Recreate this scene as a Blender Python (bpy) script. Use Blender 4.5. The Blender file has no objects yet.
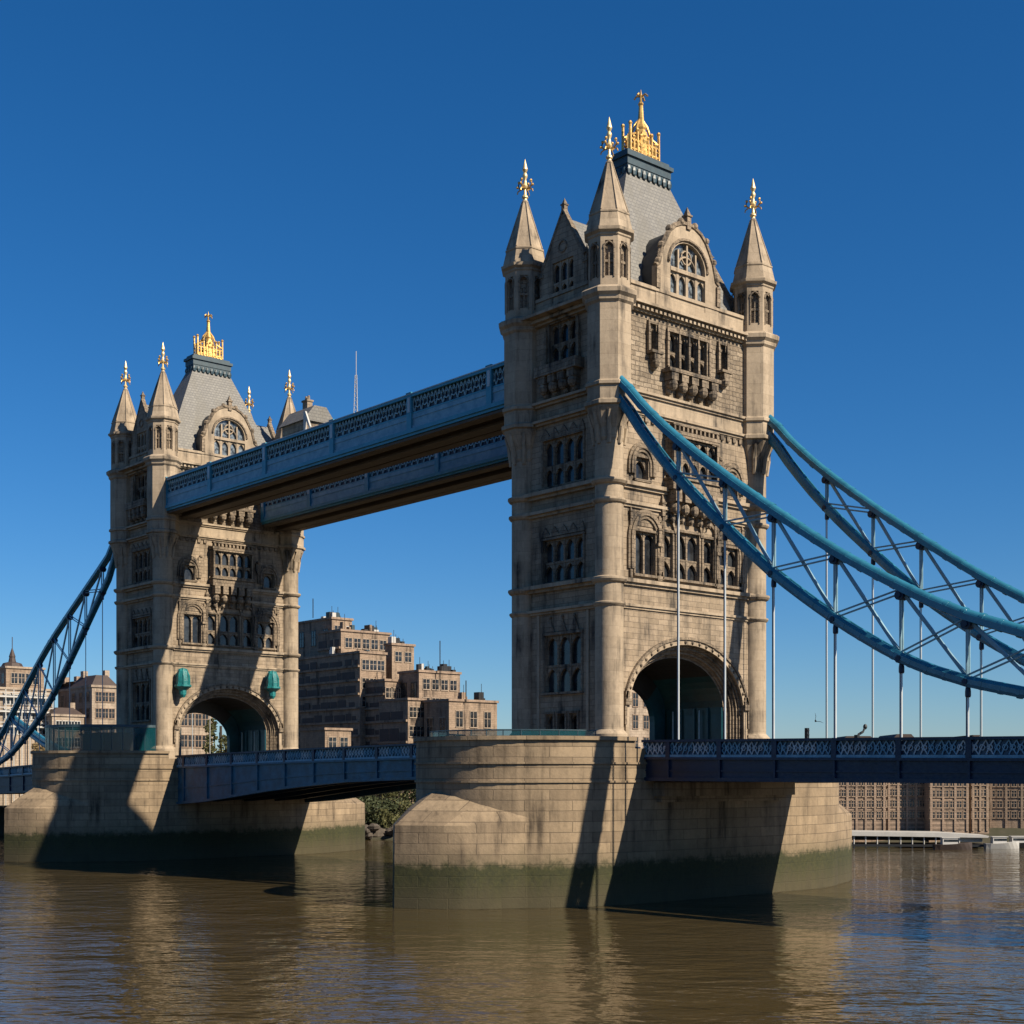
import bpy, bmesh, math, random
from mathutils import Matrix, Vector
random.seed(7)
PI = math.pi
R_ = math.radians
C = bpy.context.scene.collection
sc = bpy.context.scene

# ------------------------------------------------------------------ camera
CAM = (91.155, -94.227, -3.324)      # level of the pier tops is z = 0
YAW = R_(49.2783)
FPX, VH = 1408.315, 777.31
cam = bpy.data.cameras.new('camera')
cam_o = bpy.data.objects.new('camera', cam)
C.objects.link(cam_o)
cam_o.location = CAM
cam_o.rotation_euler = (PI / 2, 0, YAW)
cam.sensor_width = 36
cam.lens = FPX / 1024 * 36
cam.shift_y = (VH - 512) / 1024
cam.clip_end = 20000
sc.camera = cam_o

# ------------------------------------------------------------------ sky and sun
SUN_EL, SUN_AZ = R_(38), R_(75.3)    # azimuth clockwise from +Y
w = bpy.data.worlds.new('World')
sc.world = w
w.use_nodes = True
wn = w.node_tree
bg = wn.nodes['Background']
sky = wn.nodes.new('ShaderNodeTexSky')
sky.sky_type = 'NISHITA'
sky.sun_disc = False
sky.sun_elevation = SUN_EL
sky.sun_rotation = SUN_AZ
sky.air_density = 1.0
sky.dust_density = 0.2
sky.ozone_density = 10.0
hs = wn.nodes.new('ShaderNodeHueSaturation')
hs.inputs['Saturation'].default_value = 1.165
wn.links.new(sky.outputs[0], hs.inputs['Color'])
wn.links.new(hs.outputs[0], bg.inputs[0])
bg.inputs[1].default_value = 0.0555
sd = bpy.data.lights.new('sun', 'SUN')
sd.energy = 5.0
sd.angle = R_(0.53)
sd.color = (1.0, 0.87, 0.69)
so = bpy.data.objects.new('sun', sd)
C.objects.link(so)
sdir = Vector((math.cos(SUN_EL) * math.sin(SUN_AZ), math.cos(SUN_EL) * math.cos(SUN_AZ), math.sin(SUN_EL)))
so.rotation_euler = sdir.to_track_quat('Z', 'Y').to_euler()
so.location = (120, 40, 120)
sc.view_settings.view_transform = 'Standard'
sc.view_settings.look = 'None'
sc.view_settings.exposure = 0.85
sc.view_settings.gamma = 1.0

# ------------------------------------------------------------------ materials
MATS = {}

def nm(name):
    m = bpy.data.materials.new(name)
    m.use_nodes = True
    nt = m.node_tree
    MATS[name] = m
    return m, nt, nt.nodes['Principled BSDF']

def N(nt, t, **k):
    n = nt.nodes.new(t)
    for a, b in k.items():
        setattr(n, a, b)
    return n

def math_(nt, op, a, b=None, c=None, clamp=False):
    n = N(nt, 'ShaderNodeMath', operation=op, use_clamp=clamp)
    for i, v in enumerate((a, b, c)):
        if v is None:
            continue
        if hasattr(v, 'links'):
            nt.links.new(v, n.inputs[i])
        else:
            n.inputs[i].default_value = v
    return n.outputs[0]

def mix(nt, f, a, b, blend='MIX'):
    n = N(nt, 'ShaderNodeMix', data_type='RGBA', blend_type=blend)
    for i, v in ((0, f), (6, a), (7, b)):
        if hasattr(v, 'links'):
            nt.links.new(v, n.inputs[i])
        elif i == 0:
            n.inputs[i].default_value = v
        else:
            n.inputs[i].default_value = (*v, 1)
    return n.outputs[2]

def noise(nt, vec, scale, detail=4, rough=.55):
    n = N(nt, 'ShaderNodeTexNoise')
    n.inputs['Scale'].default_value = scale
    n.inputs['Detail'].default_value = detail
    n.inputs['Roughness'].default_value = rough
    if vec is not None:
        nt.links.new(vec, n.inputs['Vector'])
    return n.outputs['Fac']

def ramp(nt, f, a, b):
    n = N(nt, 'ShaderNodeMapRange')
    n.inputs[1].default_value = a
    n.inputs[2].default_value = b
    nt.links.new(f, n.inputs[0])
    return n.outputs[0]

def stretch(nt, vec, s):
    n = N(nt, 'ShaderNodeVectorMath', operation='MULTIPLY')
    nt.links.new(vec, n.inputs[0])
    n.inputs[1].default_value = s
    return n.outputs[0]

def wall_uv(nt):
    """horizontal run and height of a point, whichever way its wall faces"""
    tc = N(nt, 'ShaderNodeTexCoord')
    sp = N(nt, 'ShaderNodeSeparateXYZ')
    nt.links.new(tc.outputs['Object'], sp.inputs[0])
    g = N(nt, 'ShaderNodeNewGeometry')
    sn = N(nt, 'ShaderNodeSeparateXYZ')
    nt.links.new(g.outputs['True Normal'], sn.inputs[0])
    ax = math_(nt, 'ABSOLUTE', sn.outputs[0])
    ay = math_(nt, 'ABSOLUTE', sn.outputs[1])
    gt = math_(nt, 'GREATER_THAN', ax, ay)
    mx = N(nt, 'ShaderNodeMix', data_type='FLOAT')
    nt.links.new(gt, mx.inputs[0])
    nt.links.new(sp.outputs[0], mx.inputs[2])
    nt.links.new(sp.outputs[1], mx.inputs[3])
    cb = N(nt, 'ShaderNodeCombineXYZ')
    nt.links.new(mx.outputs[0], cb.inputs[0])
    nt.links.new(sp.outputs[2], cb.inputs[1])
    return tc.outputs['Object'], cb.outputs[0], sp.outputs[2]

def stone(name, c1, c2, mort, bw, bh, msize=.02, bump=.5, dirt=(.06, .05, .04), dirt_amt=.7, fine=.25, algae=None, wob=.03):
    m, nt, P = nm(name)
    k = .53 if algae or 'masonry' in name else .68
    c1, c2, mort, dirt = (tuple(x * k * t for x, t in zip(c, (1, .965, .915))) for c in (c1, c2, mort, dirt))
    vec, uv, z = wall_uv(nt)
    br = N(nt, 'ShaderNodeTexBrick')
    wv = N(nt, 'ShaderNodeTexNoise')
    wv.inputs['Scale'].default_value = .9
    wv.inputs['Detail'].default_value = 3
    nt.links.new(vec, wv.inputs['Vector'])
    w1 = N(nt, 'ShaderNodeVectorMath', operation='SUBTRACT')
    nt.links.new(wv.outputs['Color'], w1.inputs[0])
    w1.inputs[1].default_value = (.5, .5, .5)
    w2 = N(nt, 'ShaderNodeVectorMath', operation='MULTIPLY_ADD')
    nt.links.new(w1.outputs[0], w2.inputs[0])
    w2.inputs[1].default_value = (wob * 4, wob * 2, 0)
    nt.links.new(uv, w2.inputs[2])
    nt.links.new(w2.outputs[0], br.inputs['Vector'])
    br.inputs['Color1'].default_value = (*c1, 1)
    br.inputs['Color2'].default_value = (*c2, 1)
    br.inputs['Mortar'].default_value = (*mort, 1)
    br.inputs['Scale'].default_value = 1
    br.inputs['Brick Width'].default_value = bw
    br.inputs['Row Height'].default_value = bh
    br.inputs['Mortar Size'].default_value = msize
    br.inputs['Mortar Smooth'].default_value = .3
    col = br.outputs['Color']
    n1 = noise(nt, vec, .35, 6, .6)
    n2 = noise(nt, stretch(nt, vec, (1.1, 1.1, .10)), 1.0, 6, .65)      # run-off streaks
    n3 = noise(nt, vec, 3.2, 5, .7)
    d = math_(nt, 'MULTIPLY', ramp(nt, n1, .40, .66), ramp(nt, n2, .40, .64))
    d = math_(nt, 'ADD', math_(nt, 'MULTIPLY', d, dirt_amt), math_(nt, 'MULTIPLY', ramp(nt, n2, .54, .74), dirt_amt * .6), clamp=True)
    col = mix(nt, d, col, dirt)
    col = mix(nt, ramp(nt, n3, .3, .75), mix(nt, fine, col, (.0, .0, .0), 'MIX'), col)
    rough = .85
    if algae:
        zz = math_(nt, 'ADD', z, math_(nt, 'MULTIPLY', math_(nt, 'SUBTRACT', noise(nt, vec, .8, 6, .7), .5), 2.2))
        zz2 = math_(nt, 'ADD', z, math_(nt, 'MULTIPLY', math_(nt, 'SUBTRACT', n2, .5), 3.0))
        col = mix(nt, ramp(nt, zz2, algae + 1.6, algae - .2), col, mix(nt, .5, col, (.062, .053, .025)))
        grn = mix(nt, ramp(nt, n3, .3, .7), (.013, .016, .003), (.036, .036, .007))
        mud = mix(nt, n2, (.030, .026, .010), (.060, .049, .022))
        low = mix(nt, ramp(nt, zz2, algae - .9, algae - 2.9), grn, mud)
        col = mix(nt, ramp(nt, zz, algae + .35, algae - .25), col, low)
    # patches replaced or cleaned at different times: paler and darker areas
    n4 = noise(nt, stretch(nt, vec, (.8, .8, .55)), .22, 4, .6)
    n5 = noise(nt, stretch(nt, vec, (1, 1, .35)), .9, 5, .7)
    tone = math_(nt, 'ADD', .52, math_(nt, 'ADD', math_(nt, 'MULTIPLY', n4, .44), math_(nt, 'MULTIPLY', n5, .58)))
    tn = N(nt, 'ShaderNodeVectorMath', operation='SCALE')
    nt.links.new(col, tn.inputs[0])
    nt.links.new(tone, tn.inputs['Scale'])
    nt.links.new(tn.outputs[0], P.inputs['Base Color'])
    P.inputs['Roughness'].default_value = rough
    h = math_(nt, 'ADD', math_(nt, 'MULTIPLY', br.outputs['Fac'], -.6), math_(nt, 'MULTIPLY', n3, .5))
    bp = N(nt, 'ShaderNodeBump')
    bp.inputs['Strength'].default_value = bump
    bp.inputs['Distance'].default_value = .12
    nt.links.new(h, bp.inputs['Height'])
    nt.links.new(bp.outputs[0], P.inputs['Normal'])
    return m

def paint(name, c, rough=.4, var=.35, metal=0.0, sc_=.7, c2=None, bump=0):
    m, nt, P = nm(name)
    tc = N(nt, 'ShaderNodeTexCoord')
    n1 = noise(nt, tc.outputs['Object'], sc_, 6, .65)
    if not metal:
        c = tuple(x * .55 for x in c)
        c2 = c2 and tuple(x * .55 for x in c2)
    c2 = c2 or tuple(x * (1 - var) for x in c)
    col = mix(nt, ramp(nt, n1, .35, .7), c, c2)
    nt.links.new(col, P.inputs['Base Color'])
    n2 = noise(nt, tc.outputs['Object'], 4, 4)
    nt.links.new(math_(nt, 'ADD', math_(nt, 'MULTIPLY', n2, .3), rough - .15), P.inputs['Roughness'])
    P.inputs['Metallic'].default_value = metal
    if bump:
        bp = N(nt, 'ShaderNodeBump')
        bp.inputs['Strength'].default_value = bump
        bp.inputs['Distance'].default_value = .1
        nt.links.new(n2, bp.inputs['Height'])
        nt.links.new(bp.outputs[0], P.inputs['Normal'])
    return m

M_ASH = stone('ashlar_stone', (.50, .405, .30), (.37, .295, .21), (.24, .19, .14), 1.25, .48, .02, .6, dirt_amt=.9, fine=.3)
M_RUST = stone('rough_stone', (.54, .45, .34), (.35, .28, .20), (.26, .205, .15), .95, .42, .03, 1.5, dirt_amt=.95, fine=.55, wob=.12)
M_SMOOTH = stone('smooth_stone', (.55, .455, .34), (.46, .375, .275), (.33, .265, .19), 1.9, .95, .012, .25, dirt_amt=.75, fine=.22)
M_CARVE = stone('carved_stone', (.46, .37, .27), (.32, .255, .185), (.26, .205, .15), .45, .4, .01, 1.6, dirt=(.035, .03, .026), dirt_amt=1.1, fine=.5)
M_PIER = stone('pier_granite', (.53, .41, .27), (.38, .29, .19), (.25, .19, .125), 3.4, .86, .035, .5, dirt=(.09, .065, .04), dirt_amt=.75, fine=.22, algae=-10.3)
M_BRICKB = stone('brown_masonry', (.62, .47, .35), (.50, .375, .275), (.34, .26, .19), .9, .35, .02, .4, dirt=(.04, .03, .025), dirt_amt=.8, fine=.35)
M_PINKB = stone('warm_masonry', (.60, .45, .34), (.50, .37, .28), (.32, .24, .18), .9, .35, .02, .4, dirt=(.07, .05, .04), dirt_amt=.7, fine=.3)
M_PALEB = stone('pale_masonry', (.72, .60, .48), (.62, .51, .41), (.3, .24, .18), 1.2, .5, .02, .4, dirt=(.12, .09, .07), dirt_amt=.7, fine=.25)
M_BLUE = paint('blue_paint', (.055, .31, .47), .26, .35)
M_NAVY = paint('navy_paint', (.004, .030, .090), .5, .4)
M_MID = paint('mid_blue_paint', (.035, .11, .20), .45, .4)
M_PALE = paint('pale_blue_paint', (.80, .90, .95), .45, .4)
M_ROD = paint('rod_paint', (.85, .92, .95), .4, .15)
M_WEB = paint('web_paint', (.36, .60, .72), .4, .35)
M_BAND = paint('weathered_blue_paint', (.34, .60, .74), .5, .45, sc_=1.2, c2=(.13, .36, .52))
M_WALK = paint('walkway_paint', (.08, .42, .60), .35, .35)
M_LACE = paint('pale_teal_lace', (.50, .78, .84), .5, .45, sc_=1.5)
M_LEAF_BLUE = paint('bascule_paint', (.045, .20, .31), .5, .6, sc_=.9)
M_SOFF = paint('rusty_soffit', (.10, .07, .045), .7, .5, sc_=.5, c2=(.16, .12, .075))
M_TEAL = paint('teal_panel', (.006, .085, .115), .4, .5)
M_GREEN = paint('turquoise_copper', (.015, .30, .31), .5, .45, sc_=1.5, bump=.6)
M_GOLD = paint('gold_leaf', (.66, .42, .14), .48, .5, .7, 2.0, bump=.3)
M_CREAMG = paint('pale_gold', (.80, .60, .30), .42, .35, .45, 2.0, bump=.2)
M_LEAD = paint('lead_blue', (.045, .10, .13), .5, .4, sc_=1.5)
M_WHITE = paint('white_paint', (.75, .74, .70), .5, .15)
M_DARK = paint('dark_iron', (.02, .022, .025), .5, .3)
M_CHEEK = paint('cheek_shade', (.030, .038, .045), .6, .4, sc_=1.5)  # shade on the dormer cheeks is put into this dark colour
M_ROAD = paint('asphalt', (.05, .05, .05), .85, .2)
M_ROCK = paint('shore_rock', (.16, .13, .10), .9, .6, sc_=.8, bump=.8)
M_EARTH = paint('bank_earth', (.085, .075, .045), .95, .5, sc_=.3, c2=(.04, .045, .018))
M_BARK = paint('bark', (.08, .06, .045), .9, .4, sc_=2)
M_ROOFB = paint('brown_roof', (.09, .06, .05), .7, .4)

def mk_glass():
    m, nt, P = nm('dark_glazing')
    tc = N(nt, 'ShaderNodeTexCoord')
    n = noise(nt, tc.outputs['Object'], .9, 2)
    nt.links.new(mix(nt, ramp(nt, n, .4, .65), (.012, .013, .015), (.04, .045, .05)), P.inputs['Base Color'])  # paler patches put pane reflections into the base colour
    P.inputs['Roughness'].default_value = .18
    return m
M_GLASS = mk_glass()

def mk_balglass():
    m, nt, P = nm('teal_glass')
    P.inputs['Base Color'].default_value = (.006, .06, .075, 1)
    P.inputs['Roughness'].default_value = .05
    P.inputs['Alpha'].default_value = .42
    return m
M_TGLASS = mk_balglass()

def mk_sky_glass():
    m, nt, P = nm('sky_tint_glass')
    tc = N(nt, 'ShaderNodeTexCoord')
    n = noise(nt, tc.outputs['Object'], 2.2, 3)
    nt.links.new(mix(nt, ramp(nt, n, .38, .66), (.03, .035, .04), (.20, .24, .27)), P.inputs['Base Color'])  # pale patches paint the sky's reflection into the glass colour
    P.inputs['Roughness'].default_value = .12
    return m
M_SKYGLASS = mk_sky_glass()

def mk_slate():
    m, nt, P = nm('slate_roof')
    vec, uv, z = wall_uv(nt)
    br = N(nt, 'ShaderNodeTexBrick')
    nt.links.new(uv, br.inputs['Vector'])
    br.inputs['Color1'].default_value = (.165, .16, .145, 1)
    br.inputs['Color2'].default_value = (.13, .127, .118, 1)
    br.inputs['Mortar'].default_value = (.10, .10, .10, 1)
    br.inputs['Scale'].default_value = 1
    br.inputs['Brick Width'].default_value = .5
    br.inputs['Row Height'].default_value = .36
    br.inputs['Mortar Size'].default_value = .03
    n1 = noise(nt, stretch(nt, vec, (.9, .9, .2)), .9, 5)
    nt.links.new(mix(nt, ramp(nt, n1, .45, .75), br.outputs['Color'], (.12, .115, .10)), P.inputs['Base Color'])
    P.inputs['Roughness'].default_value = .65
    bp = N(nt, 'ShaderNodeBump')
    bp.inputs['Strength'].default_value = .6
    bp.inputs['Distance'].default_value = .06
    nt.links.new(math_(nt, 'MULTIPLY', br.outputs['Fac'], -1.0), bp.inputs['Height'])
    nt.links.new(bp.outputs[0], P.inputs['Normal'])
    return m
M_SLATE = mk_slate()

def mk_water():
    m, nt, P = nm('river_water')
    tc = N(nt, 'ShaderNodeTexCoord')
    v = tc.outputs['Object']
    big = noise(nt, v, .02, 3)
    col = mix(nt, ramp(nt, big, .35, .65), (.058, .042, .0175), (.044, .034, .016))
    nt.links.new(col, P.inputs['Base Color'])
    P.inputs['Roughness'].default_value = .04
    P.inputs['IOR'].default_value = 1.33
    rot = N(nt, 'ShaderNodeVectorRotate', rotation_type='Z_AXIS')
    rot.inputs['Angle'].default_value = -YAW
    nt.links.new(v, rot.inputs['Vector'])
    vr = rot.outputs[0]
    a = noise(nt, stretch(nt, vr, (.7, 1.0, 1)), .42, 3, .5)
    b = noise(nt, stretch(nt, vr, (.6, 1.2, 1)), 1.15, 2, .5)
    c = noise(nt, stretch(nt, vr, (.7, 1.2, 1)), 3.6, 2, .5)
    patch = ramp(nt, noise(nt, stretch(nt, vr, (.35, 1, 1)), .05, 3), .35, .7)
    h = math_(nt, 'ADD', math_(nt, 'MULTIPLY', a, 1.0), math_(nt, 'MULTIPLY', b, .42))
    h = math_(nt, 'ADD', h, math_(nt, 'MULTIPLY', c, .06))
    h = math_(nt, 'MULTIPLY', h, math_(nt, 'ADD', .4, math_(nt, 'MULTIPLY', patch, 1.1)))
    bp = N(nt, 'ShaderNodeBump')
    bp.inputs['Strength'].default_value = .5
    bp.inputs['Distance'].default_value = .42
    nt.links.new(h, bp.inputs['Height'])
    nt.links.new(bp.outputs[0], P.inputs['Normal'])
    return m
M_WATER = mk_water()

def mk_leaf(name, a, b):
    m, nt, P = nm(name)
    tc = N(nt, 'ShaderNodeTexCoord')
    n = noise(nt, tc.outputs['Object'], .9, 3)
    oi = N(nt, 'ShaderNodeNewGeometry')
    n = math_(nt, 'ADD', math_(nt, 'MULTIPLY', n, .6), math_(nt, 'MULTIPLY', oi.outputs['Random Per Island'], .5))
    nt.links.new(mix(nt, ramp(nt, n, .25, .8), a, b), P.inputs['Base Color'])
    P.inputs['Roughness'].default_value = .7
    return m
M_LEAF = mk_leaf('olive_leaves', (.05, .058, .018), (.10, .095, .03))
M_LEAFD = mk_leaf('dark_leaves', (.028, .042, .016), (.06, .07, .025))
M_LEAFB = mk_leaf('autumn_leaves', (.16, .11, .045), (.24, .17, .08))

# ------------------------------------------------------------------ mesh builder
class MB:
    def __init__(self):
        self.v, self.f, self.mi, self.mats, self.sm = [], [], [], [], []
        self.T = Matrix.Identity(4)
        self.cur = 0
        self.smooth = False

    def use(self, m):
        if m not in self.mats:
            self.mats.append(m)
        self.cur = self.mats.index(m)
        return self

    def frame(self, ang=0, loc=(0, 0, 0)):
        """local (s, n, z): s along the wall to the right, n outward, z up"""
        self.T = Matrix.Translation(loc) @ Matrix.Rotation(ang, 4, 'Z') @ Matrix.Diagonal((1, -1, 1, 1))
        return self

    def add(self, vs, fs):
        o = len(self.v)
        self.v += [tuple(self.T @ Vector(p)) for p in vs]
        for f in fs:
            self.f.append(tuple(i + o for i in f))
            self.mi.append(self.cur)
            self.sm.append(self.smooth)

    def box(self, x0, x1, y0, y1, z0, z1):
        self.add([(x0, y0, z0), (x1, y0, z0), (x1, y1, z0), (x0, y1, z0), (x0, y0, z1), (x1, y0, z1), (x1, y1, z1), (x0, y1, z1)],
                 [(0, 3, 2, 1), (4, 5, 6, 7), (0, 1, 5, 4), (1, 2, 6, 5), (2, 3, 7, 6), (3, 0, 4, 7)])

    def prism(self, poly, n0, n1):
        """polygon in (s, z) pushed through from n0 to n1"""
        k = len(poly)
        vs = [(a, n0, b) for a, b in poly] + [(a, n1, b) for a, b in poly]
        self.add(vs, [tuple(range(k)), tuple(range(2 * k - 1, k - 1, -1))] + [(i, (i + 1) % k, k + (i + 1) % k, k + i) for i in range(k)])

    def slab(self, poly, z0, z1):
        k = len(poly)
        vs = [(a, b, z0) for a, b in poly] + [(a, b, z1) for a, b in poly]
        self.add(vs, [tuple(range(k - 1, -1, -1)), tuple(range(k, 2 * k))] + [(i, (i + 1) % k, k + (i + 1) % k, k + i) for i in range(k)])

    def strip(self, inner, outer, n0, n1):
        """moulded band between two (s, z) open curves, n0..n1"""
        for i in range(len(inner) - 1):
            self.prism([inner[i], inner[i + 1], outer[i + 1], outer[i]], n0, n1)

    def lathe(self, prof, c=(0, 0), seg=16, ph=0.0, cap=True):
        k = len(prof)
        vs = []
        for r, z in prof:
            for j in range(seg):
                a = ph + 2 * PI * j / seg
                vs.append((c[0] + r * math.cos(a), c[1] + r * math.sin(a), z))
        fs = []
        for i in range(k - 1):
            for j in range(seg):
                j2 = (j + 1) % seg
                fs.append((i * seg + j, i * seg + j2, (i + 1) * seg + j2, (i + 1) * seg + j))
        if cap:
            fs.append(tuple(range(seg - 1, -1, -1)))
            fs.append(tuple(range((k - 1) * seg, k * seg)))
        self.add(vs, fs)

    def tube(self, pts, r, seg=6, flat=None):
        pts = [Vector(p) for p in pts]
        vs, k = [], len(pts)
        for i, p in enumerate(pts):
            d = (pts[min(i + 1, k - 1)] - pts[max(i - 1, 0)]).normalized()
            up = Vector((0, 0, 1)) if abs(d.z) < .98 else Vector((0, 1, 0))
            a = d.cross(up).normalized()
            b = a.cross(d)
            for j in range(seg):
                t = 2 * PI * (j + .5) / seg
                ra, rb = (r, r) if flat is None else flat
                vs.append(p + a * ra * math.cos(t) + b * rb * math.sin(t))
        fs = []
        for i in range(k - 1):
            for j in range(seg):
                j2 = (j + 1) % seg
                fs.append((i * seg + j, i * seg + j2, (i + 1) * seg + j2, (i + 1) * seg + j))
        fs += [tuple(range(seg - 1, -1, -1)), tuple(range((k - 1) * seg, k * seg))]
        self.add(vs, fs)

    def ball(self, c, r, seg=8, rings=5, sq=(1, 1, 1)):
        prof = [(r * math.sin(PI * i / rings), -r * math.cos(PI * i / rings)) for i in range(rings + 1)]
        vs, fs = [], []
        for rr, z in prof:
            for j in range(seg):
                a = 2 * PI * j / seg
                vs.append((c[0] + rr * math.cos(a) * sq[0], c[1] + rr * math.sin(a) * sq[1], c[2] + z * sq[2]))
        for i in range(rings):
            for j in range(seg):
                j2 = (j + 1) % seg
                fs.append((i * seg + j, i * seg + j2, (i + 1) * seg + j2, (i + 1) * seg + j))
        self.add(vs, fs)

    def build(self, name, mat=None, parent=None, smooth_angle=None):
        me = bpy.data.meshes.new(name)
        me.from_pydata(self.v, [], self.f)
        ms = self.mats or [mat]
        for m in ms:
            me.materials.append(m)
        if self.mats:
            me.polygons.foreach_set('material_index', self.mi)
        bm = bmesh.new()
        bm.from_mesh(me)
        bmesh.ops.remove_doubles(bm, verts=bm.verts, dist=1e-4)
        bmesh.ops.recalc_face_normals(bm, faces=bm.faces)
        if smooth_angle:
            for f in bm.faces:
                f.smooth = True
            for e in bm.edges:
                if len(e.link_faces) != 2 or e.calc_face_angle(4) > R_(smooth_angle):
                    e.smooth = False
        bm.to_mesh(me)
        bm.free()
        o = bpy.data.objects.new(name, me)
        C.objects.link(o)
        if parent:
            o.parent = parent
        return o

def tag(o, label=None, cat=None, group=None, kind=None):
    if label: o['label'] = label
    if cat: o['category'] = cat
    if group: o['group'] = group
    if kind: o['kind'] = kind
    return o

def empty(name, loc=(0, 0, 0), rz=0, label=None, cat=None, group=None):
    o = bpy.data.objects.new(name, None)
    C.objects.link(o)
    o.location = loc
    o.rotation_euler = (0, 0, rz)
    o.empty_display_size = .5
    return tag(o, label, cat, group)

def copy_tree(o, parent=None):
    c = o.copy()
    C.objects.link(c)
    c.parent = parent
    for ch in list(o.children):
        copy_tree(ch, c)
    return c

def px(u, v, d):
    """where the ray through a pixel of the photograph is d metres out"""
    D = Vector((-math.sin(YAW), math.cos(YAW), 0))
    Rr = Vector((math.cos(YAW), math.sin(YAW), 0))
    p = Vector(CAM) + d * (D + Rr * (u - 512) / FPX)
    p.z = CAM[2] + d * (VH - v) / FPX
    return p

WATER = -13.75
GROUND = -9.0

# ------------------------------------------------------------------ river and land
mb = MB()
mb.add([(-3000, -3000, WATER), (3000, -3000, WATER), (3000, 3000, WATER), (-3000, 3000, WATER)], [(0, 1, 2, 3)])
tag(mb.build('water', M_WATER), kind='structure')

bankA, bankB = px(380, 841, 236), px(985, 848, 213)
bdir = (bankB - bankA)
bdir.z = 0
bdir.normalize()
bnor = Vector((-bdir.y, bdir.x, 0))
if bnor.dot(bankA - Vector(CAM)) < 0:
    bnor = -bnor
def bank_pt(t, off, z):
    p = Vector((bankA.x, bankA.y, 0)) + bdir * t + bnor * off
    return (p.x, p.y, z)
mb = MB()
prof = [(-3, WATER - 2), (-.5, WATER + .3), (3, WATER + 1.6), (6.5, WATER + 3.2), (9, GROUND), (40, GROUND), (200, GROUND + .5), (2500, GROUND + 6)]
ts = [-1500, -400] + list(range(-200, 260, 6)) + [500, 1500]
vs, fs = [], []
for i, t in enumerate(ts):
    for j, (o_, z_) in enumerate(prof):
        jit = random.uniform(-.5, .5) if 0 < j < 5 else 0
        vs.append(bank_pt(t, o_ + jit, z_ + jit * .4))
k = len(prof)
for i in range(len(ts) - 1):
    for j in range(k - 1):
        fs.append((i * k + j, (i + 1) * k + j, (i + 1) * k + j + 1, i * k + j + 1))
mb.add(vs, fs)
tag(mb.build('river_bank', M_EARTH), kind='structure')

# ------------------------------------------------------------------ piers
def arc_curve(hw, hh, zs, n=20, leg=None):
    """arch line from left foot over the crown to the right foot"""
    pts = []
    if leg is not None:
        pts.append((-hw, leg))
    for i in range(n + 1):
        a = PI - PI * i / n
        pts.append((hw * math.cos(a), zs + hh * math.sin(a)))
    if leg is not None:
        pts.append((hw, leg))
    return pts

def pier(loc, label, yN, yP, proN, proP):
    """yN, yP: reach of the round drum towards -Y and +Y; proN, proP: the pointed cutwaters"""
    root = empty('bridge_pier', loc, 0, label, 'bridge pier', 'stone piers of the bridge')
    def drum(off=0.0, n=22):
        p = []
        for i in range(n + 1):
            a = PI * i / n
            p.append(((10 + off) * math.cos(a), 11 * yP / 24 + (yP * 13 / 24 + off) * math.sin(a)))
        for i in range(n + 1):
            a = PI + PI * i / n
            p.append(((10 + off) * math.cos(a), -11 * yN / 24 + (yN * 13 / 24 + off) * math.sin(a)))
        return p
    mb = MB().use(M_PIER)
    mb.slab(drum(0), WATER - 3, -.95)
    mb.build('drum', None, root, 40)
    mb = MB().use(M_PIER)
    # parapet with coping round the two ends, open where the road passes
    for n_in, n_out, z0, z1 in ((-.55, -.02, -1.0, -.32), (-.65, .22, -.32, 0.0)):
        a, b = drum(n_out), drum(n_in)
        h = len(a) // 2
        for lo, hi in ((0, h - 1), (h, 2 * h - 1)):
            for i in range(lo, hi):
                mb.slab([a[i], a[i + 1], b[i + 1], b[i]], z0, z1)
    a, b = drum(.14), drum(-.3)
    for zz in (-2.25, -3.75):
        for i in range(len(a)):
            j = (i + 1) % len(a)
            mb.slab([a[i], a[j], b[j], b[i]], zz, zz + .16)
    mb.build('coping', None, root)
    for sgn, yD, pro, nm_ in ((-1, yN, proN, 'cutwater'), (1, yP, proP, 'cutwater')):
        mb = MB().use(M_PIER)
        n = 24
        y0 = 11 * yD / 24
        top, drm = [], []
        for i in range(n + 1):
            t = -1 + 2 * i / n
            at = abs(t)
            x = 9.99 * t
            y = y0 + (pro - y0) * (1 - .36 * at - .64 * at ** 3.2)
            top.append((x, sgn * y, -7.15))
            # matching point on the drum
            xx = 10 * math.copysign(min(1, at) ** .8, t) * .985
            c = yD * 11 / 24
            yy = c + (yD * 13 / 24 - .25) * math.sqrt(max(0, 1 - (xx / 10) ** 2))
            drm.append((xx, sgn * yy, -7.15 + 2.9 * max(0.0, 1 - at * 1.08)))
        m_ = n + 3
        for L_ in (top, drm):
            L_.insert(0, (-9.4, sgn * (y0 - .3), -7.15))
            L_.append((9.4, sgn * (y0 - .3), -7.15))
        mid = [tuple(.5 * (p[q] + d_[q]) + (.12 if q == 2 else 0) for q in range(3)) for p, d_ in zip(top, drm)]
        vs = [(x, y * 1.003, WATER - 3) for x, y, _ in top] + top + mid + drm
        fs = []
        for r in range(3):
            for i in range(n + 2):
                fs.append((r * m_ + i, r * m_ + i + 1, (r + 1) * m_ + i + 1, (r + 1) * m_ + i))
        mb.add(vs, fs)
        mb.build(nm_, None, root, 25)
    # bearing ledge under the side span and fender recess
    for sx in (1, -1):
        mb = MB().use(M_PIER)
        xa, xb = (10.0, 11.3) if sx > 0 else (-11.3, -10.0)
        mb.box(xa, xb, -8.9, 8.3, -4.9, -3.75)
        mb.box(min(xa, sx * 10.6), max(xa, sx * 10.6), -8.5, 7.9, -5.4, -4.9)
        mb.build('bearing_ledge', None, root)
    return root

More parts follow.
